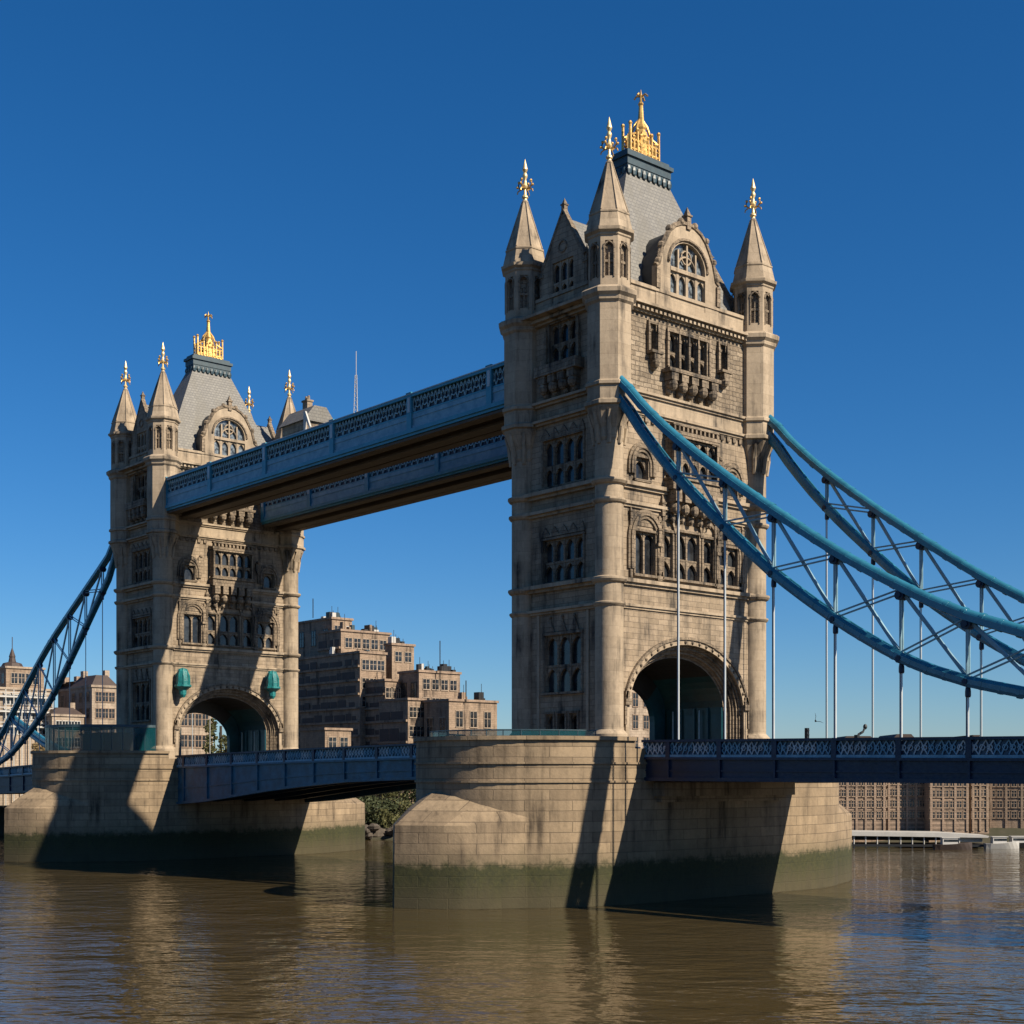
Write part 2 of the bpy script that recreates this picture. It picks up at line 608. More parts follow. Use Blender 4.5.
pier((0, 0, 0), 'broad stone pier with a pointed cutwater carrying the taller-looking near tower', 24, 24.5, 28.1, 30.4)
pier((-82, 0, 0), 'stone pier half in shade under the smaller-looking tower across the water', 24, 19.8, 28.1, 25.8)

# ------------------------------------------------------------------ tower
A_, B_ = 5.45, 9.5                 # turret centres
NX, NY = 5.8, 9.8                # wall planes
SX, SY = 0.0, PI / 2

def lancet(hw, zs, n=6):
    """pointed arch, half width hw springing at zs: (s, z) from left foot to right foot"""
    w2 = 2 * hw
    L = []
    for i in range(n + 1):
        a = PI - (PI / 3) * i / n
        L.append((hw + w2 * math.cos(a), zs + w2 * math.sin(a) * .85))
    return L + [(-p[0], p[1]) for p in reversed(L[:-1])]

def roundarch(hw, zs, n=10):
    return [(hw * math.cos(PI - PI * i / n), zs + hw * math.sin(PI - PI * i / n)) for i in range(n + 1)]

def lights(mb, s0, s1, z0, z1, n, depth, k, mull=.2, tiers=None, head='p'):
    """k arched lights in one or more tiers filling an opening, stone set back a little from the wall face n"""
    tiers = tiers or [(z0, z1)]
    f, b = n - .12, n - depth + .06
    wl = (s1 - s0 - mull * (k - 1)) / k
    for i in range(k - 1):
        x = s0 + wl * (i + 1) + mull * i
        mb.box(x, x + mull, b, f, z0, z1)
    for ti, (ta, tb) in enumerate(tiers):
        if ti:
            mb.box(s0, s1, b + .02, f - .03, ta - .16, ta + .04)
        for i in range(k):
            x = s0 + (wl + mull) * i
            cx = x + wl / 2
            hw = wl / 2 - .04
            zs = tb - hw * (1.65 if head == 'p' else 1.1) - .08
            c = lancet(hw, zs) if head == 'p' else roundarch(hw, zs)
            c = [(cx + a, z) for a, z in c]
            m = len(c) // 2
            e = .015
            mb.prism([(x, zs), c[0]] + c[1:m + 1] + [(cx, tb), (x, tb)], b + e, f - .06)
            mb.prism([(cx, tb)] + c[m:] + [(x + wl, zs), (x + wl, tb)], b + e, f - .06)

def surround(mb, s0, s1, z0, z1, n, wd=.22, pr=.12, sill=True):
    mb.box(s0 - wd, s0, n, n + pr, z0, z1)
    mb.box(s1, s1 + wd, n, n + pr, z0, z1)
    mb.box(s0 - wd - .05, s1 + wd + .05, n, n + pr + .06, z1, z1 + wd)
    if sill:
        mb.box(s0 - wd - .1, s1 + wd + .1, n, n + pr + .18, z0 - .22, z0)

def wall_face(mb, s0, s1, z0, z1, n, ops, depth=.55):
    S = sorted({s0, s1, *[o[0] for o in ops], *[o[1] for o in ops]})
    Z = sorted({z0, z1, *[o[2] for o in ops], *[o[3] for o in ops]})
    for j in range(len(Z) - 1):
        run = None
        for i in range(len(S) - 1):
            cs, cz = (S[i] + S[i + 1]) / 2, (Z[j] + Z[j + 1]) / 2
            hole = any(o[0] < cs < o[1] and o[2] < cz < o[3] for o in ops)
            if not hole:
                mb.add([(S[i], n, Z[j]), (S[i + 1], n, Z[j]), (S[i + 1], n, Z[j + 1]), (S[i], n, Z[j + 1])], [(0, 1, 2, 3)])
    for a, b, c, d in ops:
        m = n - depth
        mb.add([(a, n, c), (b, n, c), (b, n, d), (a, n, d), (a, m, c), (b, m, c), (b, m, d), (a, m, d)],
               [(0, 1, 5, 4), (1, 2, 6, 5), (2, 3, 7, 6), (3, 0, 4, 7)])

class Face:
    """one outer side of the tower: collects openings so the wall can be cut, and builds the windows as parts"""
    def __init__(self, root, ang, n, half):
        self.root, self.ang, self.n, self.half = root, ang, n, half
        self.ops = []

    def fr(self, m=None):
        mb = MB().frame(self.ang)
        if m: mb.use(m)
        return mb

    def window(self, s0, s1, z0, z1, k, tiers=None, head='p', sill=True, hood=None, n=None, depth=.5, cut=True, sur=.22):
        nn = self.n if n is None else n
        if cut: self.ops.append((s0, s1, z0, z1))
        mb = self.fr(M_CARVE)
        lights(mb, s0, s1, z0, z1, nn, depth, k, tiers=tiers, head=head)
        surround(mb, s0, s1, z0, z1, nn, wd=sur, sill=sill)
        if hood:
            c = (s0 + s1) / 2
            hw = (s1 - s0) / 2 + .15
            for r, pr in ((0, .22), (.28, .34), (.55, .2)):
                i_ = [(c + a, z) for a, z in arc_curve(hw + r, hood + r, z1 - .6, 14, z0 + .4)]
                o_ = [(c + a, z) for a, z in arc_curve(hw + r + .26, hood + r + .26, z1 - .6, 14, z0 + .4)]
                mb.strip(i_, o_, nn + .001, nn + pr)
            # blind carving inside the hood
            tym = [(c + a, z) for a, z in arc_curve(hw, hood, z1 - .6, 14)]
            mb.prism([p for p in tym if p[1] > z1 + .22] or tym, nn + .002, nn + .07)
        o = mb.build('window', None, self.root)
        p = self.fr(M_GLASS)
        p.add([(s0, nn - depth + .03, z0), (s1, nn - depth + .03, z0), (s1, nn - depth + .03, z1), (s0, nn - depth + .03, z1)], [(0, 1, 2, 3)])
        p.build('pane', None, o)
        return o

def knob_row(mb, s0, s1, k, n0, n1, z0, z1, rng):
    """a row of swelling corbels under a balcony"""
    wd = (s1 - s0) / k
    for i in range(k):
        c = s0 + wd * (i + .5)
        h = z1 - z0
        pr = n1 - n0
        for a, b, q in ((0, .3, .32), (.3, .62, .66), (.62, 1.0, .96)):
            mb.box(c - wd * (.16 + .17 * b), c + wd * (.16 + .17 * b), n0, n0 + pr * q, z0 + h * a, z0 + h * b)
        mb.ball((c, n0 + pr * .62, z0 + h * .42), wd * .36, 8, 6, (1, 1, 1.25))
        mb.ball((c + rng.uniform(-.05, .05), n0 + pr * .32, z0 + h * .1), wd * .24, 6, 5)

def pinnacle(mb, s, n, z, h, r):
    mb.box(s - r, s + r, n - r, n + r, z, z + h * .55)
    mb.box(s - r * 1.35, s + r * 1.35, n - r * 1.35, n + r * 1.35, z + h * .55, z + h * .62)
    mb.add([(s - r, n - r, z + h * .62), (s + r, n - r, z + h * .62), (s + r, n + r, z + h * .62), (s - r, n + r, z + h * .62), (s, n, z + h)],
           [(0, 1, 4), (1, 2, 4), (2, 3, 4), (3, 0, 4), (0, 3, 2, 1)])

def finial_mesh(x, y, z0):
    mb = MB().use(M_CREAMG)
    mb.lathe([(.22, z0 - .3), (.2, z0 + .5), (.30, z0 + .62), (.30, z0 + .74), (.15, z0 + .9), (.12, z0 + 1.35), (.26, z0 + 1.5), (.30, z0 + 1.7), (.18, z0 + 1.95),
              (.12, z0 + 2.3), (.22, z0 + 2.5), (.24, z0 + 2.68), (.12, z0 + 2.9), (.26, z0 + 3.2), (.20, z0 + 3.45), (.02, z0 + 4.15)], (x, y), 10)
    mb.use(M_GOLD)
    for q in range(4):
        a = q * PI / 2 + .35
        d = Vector((math.cos(a), math.sin(a), 0))
        o = Vector((x, y, z0))
        mb.tube([o + Vector((0, 0, 1.5)), o + d * .45 + Vector((0, 0, 1.45)), o + d * .72 + Vector((0, 0, 1.75)), o + d * .62 + Vector((0, 0, 2.1))], .085, 5)
        mb.tube([o + d * .45 + Vector((0, 0, 1.45)), o + d * .75 + Vector((0, 0, 1.3)), o + d * .80 + Vector((0, 0, 1.1))], .06, 5)
        mb.ball(o + d * .62 + Vector((0, 0, 2.12)), .14, 6, 4)
        mb.ball(o + d * .80 + Vector((0, 0, 1.72)), .12, 6, 4)
    return mb

def build_turret(root, sx, sy):
    cx, cy = sx * A_, sy * B_
    rng = random.Random(sx * 3 + sy)
    ph = PI / 8
    mb = MB().use(M_SMOOTH)
    r = 1.22
    # lower round shaft with its moulded rings
    pr = [(r + .38, -1.0), (r + .38, .35), (r + .15, .6), (r, .75)]
    for z, h, e in ((11.3, .34, .22), (13.3, .5, .34), (20.05, .42, .28), (21.65, .5, .36)):
        pr += [(r, z - .12), (r + e * .6, z), (r + e, z + h * .4), (r + e, z + h * .75), (r, z + h)]
    pr += [(r, 25.2)]
    mb.lathe(pr, (cx, cy), 24)
    # corbelled swelling
    mb.lathe([(r, 25.2), (r + .12, 25.5), (r + .15, 26.3), (r + .4, 26.9), (r + .6, 27.5), (2.0, 27.9), (2.0, 28.1)], (cx, cy), 8, ph, False)
    for q in range(8):
        a = q * PI / 4
        d = Vector((math.cos(a), math.sin(a), 0))
        t = Vector((-d.y, d.x, 0))
        o = Vector((cx, cy, 0))
        mb.tube([o + d * (r + .02) + Vector((0, 0, 25.0)), o + d * (r + .22) + Vector((0, 0, 26.4)), o + d * 1.72 + Vector((0, 0, 27.7))], .2, 6)
    # octagon shaft
    ro = 2.0
    mb.lathe([(ro, 28.05), (ro + .25, 28.15), (ro + .25, 28.45), (ro, 28.6), (ro, 29.7), (ro + .18, 29.8), (ro + .18, 30.05), (ro, 30.2),
              (ro, 36.7), (ro + .2, 36.9), (ro + .24, 37.2), (ro + .5, 37.45), (ro + .54, 37.8), (ro + .3, 38.0), (ro - .05, 38.15)], (cx, cy), 8, ph, False)
    ru = 1.9
    ap = ru * math.cos(PI / 8)
    hs_ = ru * math.sin(PI / 8)
    for q in range(8):
        mb.frame(q * PI / 4, (cx, cy, 0))
        op = (-.34, .34, 38.9, 41.9)
        wall_face(mb, -hs_, hs_, 38.0, 42.5, ap, [op], .3)
        mb.use(M_CARVE)
        mb.add([(op[0], ap - .28, op[2]), (op[1], ap - .28, op[2]), (op[1], ap - .28, op[3]), (op[0], ap - .28, op[3])], [(0, 1, 2, 3)])
        lights(mb, op[0], op[1], op[2], op[3], ap + .06, .3, 1)
        mb.box(-.06, .06, ap - .26, ap - .10, op[2], 40.9)
        mb.box(op[0], op[1], ap - .27, ap - .12, 40.1, 40.3)
        for s in (-.46, .38):
            mb.box(s, s + .08, ap, ap + .07, op[2] - .1, op[3] - .3)
        c1 = lancet(.42, op[3] - .75)
        mb.strip(c1, [(a * 1.22, z + .10) for a, z in c1], ap + .001, ap + .08)
        mb.use(M_SMOOTH)
    mb.T = Matrix.Identity(4)
    mb.lathe([(ru, 42.3), (ru + .10, 42.4), (ru + .10, 42.55), (ru + .36, 42.72), (ru + .40, 42.98), (ru + .2, 43.05)], (cx, cy), 8, ph, False)
    tu = mb.build('turret', None, root, 18)
    ms = MB().use(M_SMOOTH)
    ms.lathe([(ru + .22, 42.99), (ru + .18, 43.2), (ru - .08, 44.3), (ru - .02, 44.36), (ru - .02, 44.5), (ru - .16, 44.56), (.30, 49.0), (.34, 49.1), (.22, 49.3)], (cx, cy), 8, ph)
    for q in range(8):          # ribs on the edges of the spire
        a = ph + q * PI / 4
        d = Vector((math.cos(a), math.sin(a), 0))
        o = Vector((cx, cy, 0))
        ms.tube([o + d * (ru - .14) + Vector((0, 0, 44.6)), o + d * .31 + Vector((0, 0, 49.0))], .06, 5)
    ms.build('spire', None, tu)
    finial_mesh(cx, cy, 48.9).build('finial', None, tu, 35)

def build_tower(label):
    root = empty('bridge_tower', (0, 0, 0), 0, label, 'bridge tower', 'stone towers of the bridge')
    for sx in (-1, 1):
        for sy in (-1, 1):
            build_turret(root, sx, sy)
    rng = random.Random(3)
    # ---------------- the two broad sides with the road arch
    for ang in (PI / 2, -PI / 2):
        F = Face(root, ang, NX, B_)
        n = NX
        hw = B_
        # stage 2: seven lights
        F.window(-6.75, -4.25, 14.3, 18.0, 2, head='r', hood=1.75)
        F.window(-3.5, -2.05, 14.3, 18.3, 1, tiers=[(14.3, 16.0), (16.1, 18.3)])
        F.window(-1.45, 1.45, 14.3, 18.5, 2, tiers=[(14.3, 16.0), (16.1, 18.5)])
        F.window(2.05, 3.5, 14.3, 18.3, 1, tiers=[(14.3, 16.0), (16.1, 18.3)])
        F.window(4.25, 6.75, 14.3, 17.8, 2, tiers=[(14.3, 16.0), (16.1, 17.8)], hood=1.5)
        # stage 3: oriel bay with niches beside it
        F.window(-6.7, -5.2, 22.5, 24.4, 1, hood=1.1)
        F.window(5.2, 6.7, 22.5, 24.4, 1, hood=1.1)
        on = n + 1.0
        F.window(-2.75, 2.75, 23.3, 26.6, 5, n=on, cut=False, tiers=[(23.3, 24.7), (24.8, 26.6)])
        # stage 4
        F.window(-2.45, 2.45, 32.9, 36.1, 4, tiers=[(32.9, 34.3), (34.4, 36.1)], head='r')
        F.window(-5.0, -4.2, 33.9, 36.3, 1, sill=False)
        F.window(4.2, 5.0, 33.9, 36.3, 1, sill=False)
        # walls
        mb = F.fr(M_ASH)
        wall_face(mb, -hw, hw, 13.4, 28.5, n, [o for o in F.ops if o[3] < 28], .55)
        mb.use(M_SMOOTH)
        wall_face(mb, -hw, hw, 28.5, 30.0, n, [])
        mb.use(M_RUST)
        wall_face(mb, -hw, hw, 30.0, 37.5, n, [o for o in F.ops if o[3] > 30], .55)
        mb.use(M_SMOOTH)
        wall_face(mb, -hw, hw, 37.5, 39.3, n, [])
        mb.box(-hw + 1.9, hw - 1.9, n - .7, n + .14, 39.3, 39.6)
        # lower stage round the arch
        a0 = arc_curve(7.55, 5.9, 2.6, 24, -1.0)
        mb.use(M_ASH)
        m_ = len(a0) // 2
        mb.add([(p[0], n, p[1]) for p in [(-hw, -1.0)] + a0[:m_ + 1] + [(0, 13.4), (-hw, 13.4)]], [tuple(range(m_ + 4))])
        mb.add([(p[0], n, p[1]) for p in [(0, 13.4)] + a0[m_:] + [(hw, -1.0), (hw, 13.4)]], [tuple(range(len(a0) - m_ + 3))])
        mb.build('wall', None, root)
        # arch mouldings stepping inwards
        mb = F.fr(M_CARVE)
        st = [(7.55, 5.9, 0.0), (7.2, 5.55, -.45), (6.85, 5.2, -.9), (6.5, 4.85, -1.4)]
        for (h1, v1, d1), (h2, v2, d2) in zip(st[:-1], st[1:]):
            c1, c2 = arc_curve(h1, v1, 2.6, 24, -1.0), arc_curve(h2, v2, 2.6, 24, -1.0)
            for i in range(len(c1) - 1):
                mb.add([(c1[i][0], n + d1, c1[i][1]), (c1[i + 1][0], n + d1, c1[i + 1][1]), (c1[i + 1][0], n + d2, c1[i + 1][1]), (c1[i][0], n + d2, c1[i][1])], [(0, 1, 2, 3)])
                mb.add([(c1[i][0], n + d2, c1[i][1]), (c1[i + 1][0], n + d2, c1[i + 1][1]), (c2[i + 1][0], n + d2, c2[i + 1][1]), (c2[i][0], n + d2, c2[i][1])], [(0, 1, 2, 3)])
            mb.tube([(p[0] * .992, n + d2 + .12, p[1] - .04) for p in c1], .11, 6)
        mb.use(M_SMOOTH)
        mb.strip(arc_curve(7.56, 5.92, 2.6, 24, -.9), arc_curve(8.0, 6.35, 2.6, 24, -.9), n + .002, n + .16)
        mb.use(M_CARVE)
        mb.strip(arc_curve(8.0, 6.36, 2.6, 24, 1.2), arc_curve(8.22, 6.6, 2.6, 24, 1.2), n + .002, n + .30)
        for i in range(26):
            t = PI * (i + .5) / 26
            mb.ball((7.78 * math.cos(t), n + .16, 2.6 + 6.13 * math.sin(t)), .17, 6, 4)
        for s in (-1, 1):     # impost blocks
            mb.box(min(s * 7.5, s * 8.2), max(s * 7.5, s * 8.2), n + .003, n + .4, 2.9, 3.4)
            mb.box(min(s * 7.6, s * 8.1), max(s * 7.6, s * 8.1), n + .003, n + .3, 3.4, 4.1)
        mb.build('archway', None, root)
        for s in (-3.9, 3.9):           # canopied niche with a carved bracket
            mb = F.fr(M_CARVE)
            mb.box(s - .28, s + .28, n, n + .1, 13.9, 17.2)
            mb.box(s - .28, s + .28, n + .1, n + .35, 13.9, 14.3)
            mb.lathe([(.16, 14.3), (.24, 14.6), (.2, 15.4), (.24, 15.9), (.1, 16.1), (.13, 16.3), (.02, 16.5)], (s, n + .2), 8)
            mb.box(s - .3, s + .3, n, n + .42, 16.9, 17.2)
            pinnacle(mb, s, n + .2, 17.2, 2.0, .2)
            mb.build('niche', None, root)
        for s, w_ in ((-2.78, .72), (0, 1.45), (2.78, .72)):
            mb = F.fr(M_CARVE)
            c_ = [(s + a, z) for a, z in lancet(w_ + .12, 18.3)]
            o_ = [(s + a * 1.0, z) for a, z in lancet(w_ + .34, 18.3)]
            mb.strip(c_, o_, n + .001, n + .24)
            mb.build('hood_mould', None, root)
        for s in (-7.35, 7.35):
            mb = F.fr(M_CARVE)
            mb.box(s - .14, s + .14, n, n + .22, 13.9, 19.0)
            pinnacle(mb, s, n + .12, 19.0, 1.0, .16)
            mb.build('pilaster', None, root)
        for z in (19.1, 27.55):
            for e in (-1, 1):
                mb = F.fr(M_CARVE)
                mb.box(min(e * 3.4, e * 7.5), max(e * 3.4, e * 7.5), n, n + .08, z + .42, z + .54)
                for i in range(5):
                    s = e * (3.7 + i * .85)
                    mb.box(s - .2, s + .2, n, n + .18, z, z + .5)
                mb.build('corbel_row', None, root)
        for s in (-4.3, 4.3):           # shields beside the oriel
            mb = F.fr(M_CARVE)
            mb.prism([(s - .4, 25.6), (s + .4, 25.6), (s + .4, 24.7), (s, 24.1), (s - .4, 24.7)], n, n + .22)
            mb.ball((s, n + .12, 25.75), .26, 7, 5)
            mb.build('shield', None, root)
        # balcony oriel between stage two and three
        mb = F.fr(M_CARVE)
        mb.box(-2.75, -2.73 + .0, n, on - .5, 22.2, 27.0)
        mb.box(2.73, 2.75, n, on - .5, 22.2, 27.0)
        mb.prism([(-3.05, 22.0), (3.05, 22.0), (3.05, 23.08), (-3.05, 23.08)], n, on + .12)
        mb.box(-3.2, 3.2, n, on + .3, 22.9, 23.06)
        mb.box(-3.0, -2.97, n, on, 23.3, 26.6)
        mb.box(2.97, 3.0, n, on, 23.3, 26.6)
        mb.box(-3.1, 3.1, n, on + .18, 26.85, 27.15)
        for i in range(11):
            mb.box(-2.9 + i * .56, -2.7 + i * .56, on - .4, on + .1, 27.15, 27.6)
        mb.box(-3.0, 3.0, on - .4, on + .12, 27.6, 27.8)
        knob_row(mb, -3.0, 3.0, 5, n, on + .25, 19.2, 22.0, rng)
        for s in (-3.5, 3.35):
            mb.box(s, s + .15, n, n + .3, 14.0, 19.6)
            pinnacle(mb, s + .07, n + .15, 19.6, 2.0, .2)
        mb.build('oriel', None, root)
        # balcony under the upper windows
        mb = F.fr(M_CARVE)
        knob_row(mb, -3.3, 3.3, 5, n, n + 1.0, 30.5, 32.3, rng)
        mb.box(-3.4, 3.4, n, n + 1.05, 32.3, 32.62)
        for s in (-4.6, 4.6):
            knob_row(mb, s - .55, s + .55, 1, n, n + .7, 32.3, 33.6, rng)
            mb.box(s - .7, s + .7, n, n + .75, 33.6, 33.85)
            pinnacle(mb, s - .6, n + .2, 33.85, 3.0, .14)
            pinnacle(mb, s + .6, n + .2, 33.85, 3.0, .14)
        for s in (-2.75, -1.25, 0, 1.25, 2.75):
            pinnacle(mb, s, n + .16, 33.0, 4.0, .12)
        mb.build('balcony', None, root)
        # dormer with a rounded gable
        dn = n + .05
        mb = F.fr(M_SMOOTH)
        prof = [(-4.15, 37.9), (-4.15, 41.6), (-3.75, 41.9), (-3.55, 42.7), (-3.35, 43.4)]
        for i in range(1, 10):
            a = PI * (.97 - .94 * i / 10)
            prof.append((3.05 * math.cos(a), 43.2 + 3.0 * math.sin(a)))
        prof += [(3.35, 43.4), (3.55, 42.7), (3.75, 41.9), (4.15, 41.6), (4.15, 37.9)]
        # front as a frame round the window: cut opening by building left, right and head pieces
        wz0, wz1, whw = 38.75, 42.3, 2.3
        hd = [(whw * math.cos(PI - PI * i / 12), wz1 + 2.15 * math.sin(PI - PI * i / 12)) for i in range(13)]
        half = len(prof) // 2
        outer_l = prof[:half]
        outer_r = prof[half + 1:]
        apex = (0, 46.2)
        mb.prism([(-whw, 37.9), (-4.15, 37.9)] + outer_l[1:] + [apex] + hd[6::-1], dn - .5, dn)
        mb.prism([(whw, 37.9)] + hd[:5:-1] + [apex] + outer_r[:-1] + [(4.15, 37.9)], dn - .5, dn)
        mb.box(-whw, whw, dn - .5, dn + .0, 37.9, wz0)
        # cheeks and little roof behind
        body = [(-4.1, 37.9), (-4.1, 41.5), (-3.45, 43.0)] + [(3.0 * math.cos(PI * (.95 - .9 * i / 8)), 43.0 + 2.8 * math.sin(PI * (.95 - .9 * i / 8))) for i in range(9)] + [(3.45, 43.0), (4.1, 41.5), (4.1, 37.9)]
        mb.use(M_CHEEK)
        mb.prism(body, dn - 5.2, dn - .52)
        mb.use(M_CARVE)
        pts = prof[1:half] + [apex] + prof[half + 1:-1]
        mb.tube([(p[0], dn - .1, p[1]) for p in pts], .26, 6)
        for p in pts[1::2]:
            mb.ball((p[0] * 1.03, dn - .05, p[1] + .15), .34, 6, 5)
        mb.tube([(p[0] * 1.12, dn + .04, 42.3 + (p[1] - 42.3) * 1.12) for p in hd], .16, 6)
        for s in (-1, 1):
            mb.box(min(s * 3.75, s * 4.2), max(s * 3.75, s * 4.2), dn, dn + .18, 39.6, 41.4)
        pinnacle(mb, 0, dn - .1, 45.7, 2.1, .26)
        dm = mb.build('dormer', None, root, 30)
        mb = F.fr(M_SMOOTH)
        lights(mb, -whw, whw, wz0, 41.6, dn, .45, 4, mull=.32)
        mb.box(-whw, whw, dn - .4, dn + .05, 41.6, 41.95)
        for s in (-1.15, 0, 1.15):
            mb.box(s - .09, s + .09, dn - .38, dn - .1, 41.95, 44.3 - abs(s) * .5)
        cc = [(1.2 * math.cos(PI - PI * i / 12), 41.95 + 1.3 * math.sin(PI - PI * i / 12)) for i in range(13)]
        mb.tube([(p[0], dn - .24, p[1]) for p in cc], .11, 6)
        mb.tube([(.62 * math.cos(2 * PI * i / 12), dn - .24, 43.2 + .62 * math.sin(2 * PI * i / 12)) for i in range(13)], .09, 6)
        wn_ = mb.build('window', None, dm)
        mb = F.fr(M_SKYGLASS)
        mb.prism([(-whw, wz0), (whw, wz0)] + hd[::-1], dn - .5, dn - .42)
        mb.build('window_glass', None, dm)
    # ---------------- the two narrow sides
    for ang in (0, PI):
        F = Face(root, ang, NY, A_)
        n, hw = NY, A_
        for i in range(3):
            F.window(-2.2 + i * 1.55, -1.25 + i * 1.55, .3, 2.3, 1)
        F.window(-2.35, 2.35, 4.2, 9.3, 3, tiers=[(4.2, 6.5), (6.6, 9.3)])
        F.window(-2.6, 2.6, 14.0, 17.8, 4, tiers=[(14.0, 15.7), (15.8, 17.8)])
        F.window(-2.6, 2.6, 22.5, 26.7, 4, tiers=[(22.5, 24.3), (24.4, 26.7)])
        F.window(-1.7, 1.7, 33.3, 36.9, 3, tiers=[(33.3, 35.0), (35.1, 36.9)])
        mb = F.fr(M_ASH)
        wall_face(mb, -hw, hw, -1.0, 37.5, n, F.ops, .55)
        mb.use(M_SMOOTH)
        wall_face(mb, -hw, hw, 37.5, 39.3, n, [])
        mb.box(-hw + 1.9, hw - 1.9, n - .7, n + .14, 39.3, 39.6)
        for s in (-3.35, 3.05):       # flat buttress strips
            mb.box(s, s + .3, n, n + .14, .6, 11.2)
        mb.build('wall', None, root)
        for i in range(3):            # little gables over the tall windows
            mb = F.fr(M_CARVE)
            c = -1.57 + i * 1.57
            mb.prism([(c - .55, 9.55), (c + .55, 9.55), (c, 10.75)], n, n + .16)
            mb.ball((c, n + .1, 10.85), .15, 6, 4)
            mb.build('window_gable', None, root)
        for z in (18.2, 27.0):
            mb = F.fr(M_CARVE)
            mb.prism([(-2.85 + q * .6, z + (.75 if q % 2 else 0)) for q in range(0, 10)] + [(2.85, z), (2.85, z - .12), (-2.85, z - .12)], n, n + .14)
            mb.build('window_crown', None, root)
        mb = F.fr(M_CARVE)
        knob_row(mb, -2.5, 2.5, 4, n, n + 1.0, 30.4, 32.2, rng)
        mb.box(-2.7, 2.7, n, n + 1.1, 32.2, 32.5)
        mb.box(-2.7, 2.7, n + .9, n + 1.08, 32.5, 33.1)
        mb.box(-2.7, -2.5, n, n + .9, 32.5, 33.1)
        mb.box(2.5, 2.7, n, n + .9, 32.5, 33.1)
        for s in (-2.1, 2.1):
            pinnacle(mb, s, n + .16, 33.1, 4.0, .14)
        mb.build('balcony', None, root)
        dn = n + .05
        mb = F.fr(M_ASH)
        w0, w1, za, zb = -1.35, 1.35, 38.7, 42.3
        mb.prism([(w0, 37.9), (-2.7, 37.9), (-2.7, 42.3), (-2.2, 43.0), (0, 46.7), (0, zb), (w0, zb)], dn - .5, dn)
        mb.prism([(w1, 37.9), (w1, zb), (0, zb), (0, 46.7), (2.2, 43.0), (2.7, 42.3), (2.7, 37.9)], dn - .5, dn)
        mb.box(w0, w1, dn - .5, dn, 37.9, za)
        mb.use(M_SLATE)
        mb.prism([(-2.4, 37.9), (-2.4, 42.2), (0, 46.1), (2.4, 42.2), (2.4, 37.9)], dn - 5.5, dn - .52)
        mb.use(M_CARVE)
        mb.tube([(-2.75, dn - .2, 42.1), (-2.15, dn - .2, 43.0), (0, dn - .2, 46.75), (2.15, dn - .2, 43.0), (2.75, dn - .2, 42.1)], .3, 6)
        pinnacle(mb, 0, dn - .2, 46.3, 1.5, .2)
        for s in (-1, 1):
            pinnacle(mb, s * 2.8, dn - .25, 39.4, 3.6, .24)
        mb.tube([(.5 * math.cos(2 * PI * i / 10), dn + .02, 43.5 + .5 * math.sin(2 * PI * i / 10)) for i in range(11)], .09, 5)
        dm = mb.build('dormer', None, root)
        mb = F.fr(M_SMOOTH)
        lights(mb, w0, w1, za, zb, dn, .45, 3, tiers=[(za, 40.4), (40.5, zb)])
        mb.build('window', None, dm)
        mb = F.fr(M_GLASS)
        mb.box(w0, w1, dn - .5, dn - .42, za, zb)
        mb.build('window_glass', None, dm)
    # ---------------- string courses round all four sides
    for z, h, p in ((11.3, .34, .2), (13.3, .5, .34), (20.05, .42, .26), (21.65, .5, .34), (28.2, .34, .26), (29.85, .34, .26), (37.1, .34, .34), (37.44, .36, .62)):
        mb = MB().use(M_SMOOTH)
        for ang, n, hw in ((PI / 2, NX, B_), (-PI / 2, NX, B_), (0, NY, A_), (PI, NY, A_)):
            mb.frame(ang)
            p *= 1.35
            mb.box(-hw, hw, n - .05, n + p * .5, z - .08, z + h * .35)
            mb.box(-hw, hw, n - .05, n + p, z + h * .35, z + h)
            if z > 37 and p < .5:      # dentils under the cornice
                k = int(hw * 2 / .55)
                for i in range(k):
                    s = -hw + .3 + i * .55
                    mb.box(s, s + .28, n + p, n + p + .16, z + .06, z + h - .01)
        mb.build('string_course', None, root)
    # ---------------- plinth
    mb = MB().use(M_SMOOTH)
    for ang, n, hw in ((0, NY, A_), (PI, NY, A_)):
        mb.frame(ang)
        mb.box(-hw, hw, n, n + .3, -1.0, -.05)
    for ang in (PI / 2, -PI / 2):
        mb.frame(ang)
        for s in (-1, 1):
            mb.box(min(s * 8.05, s * B_), max(s * 8.05, s * B_), NX, NX + .3, -1.0, .6)
    mb.build('plinth', None, root)
    # ---------------- road passage lined with teal painted panels
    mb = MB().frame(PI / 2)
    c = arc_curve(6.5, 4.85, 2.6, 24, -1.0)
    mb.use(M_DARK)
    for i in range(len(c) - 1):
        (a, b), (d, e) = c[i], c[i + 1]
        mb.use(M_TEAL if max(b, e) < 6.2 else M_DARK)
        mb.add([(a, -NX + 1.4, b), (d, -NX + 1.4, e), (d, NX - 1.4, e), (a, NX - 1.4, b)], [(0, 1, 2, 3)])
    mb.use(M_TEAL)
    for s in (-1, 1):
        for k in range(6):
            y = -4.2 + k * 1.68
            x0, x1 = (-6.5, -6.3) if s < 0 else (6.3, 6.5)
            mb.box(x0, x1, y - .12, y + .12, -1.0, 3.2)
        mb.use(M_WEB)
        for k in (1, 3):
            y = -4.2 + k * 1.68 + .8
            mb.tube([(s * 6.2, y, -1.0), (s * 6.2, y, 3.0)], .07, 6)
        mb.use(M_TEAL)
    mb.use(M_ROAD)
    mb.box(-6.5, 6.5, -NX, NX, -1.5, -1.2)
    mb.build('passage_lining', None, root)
    # ---------------- added portal that narrows and darkens the back of the passage
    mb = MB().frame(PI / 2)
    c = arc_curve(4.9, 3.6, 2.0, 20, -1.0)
    o_ = arc_curve(6.45, 4.8, 2.6, 20, -1.0)
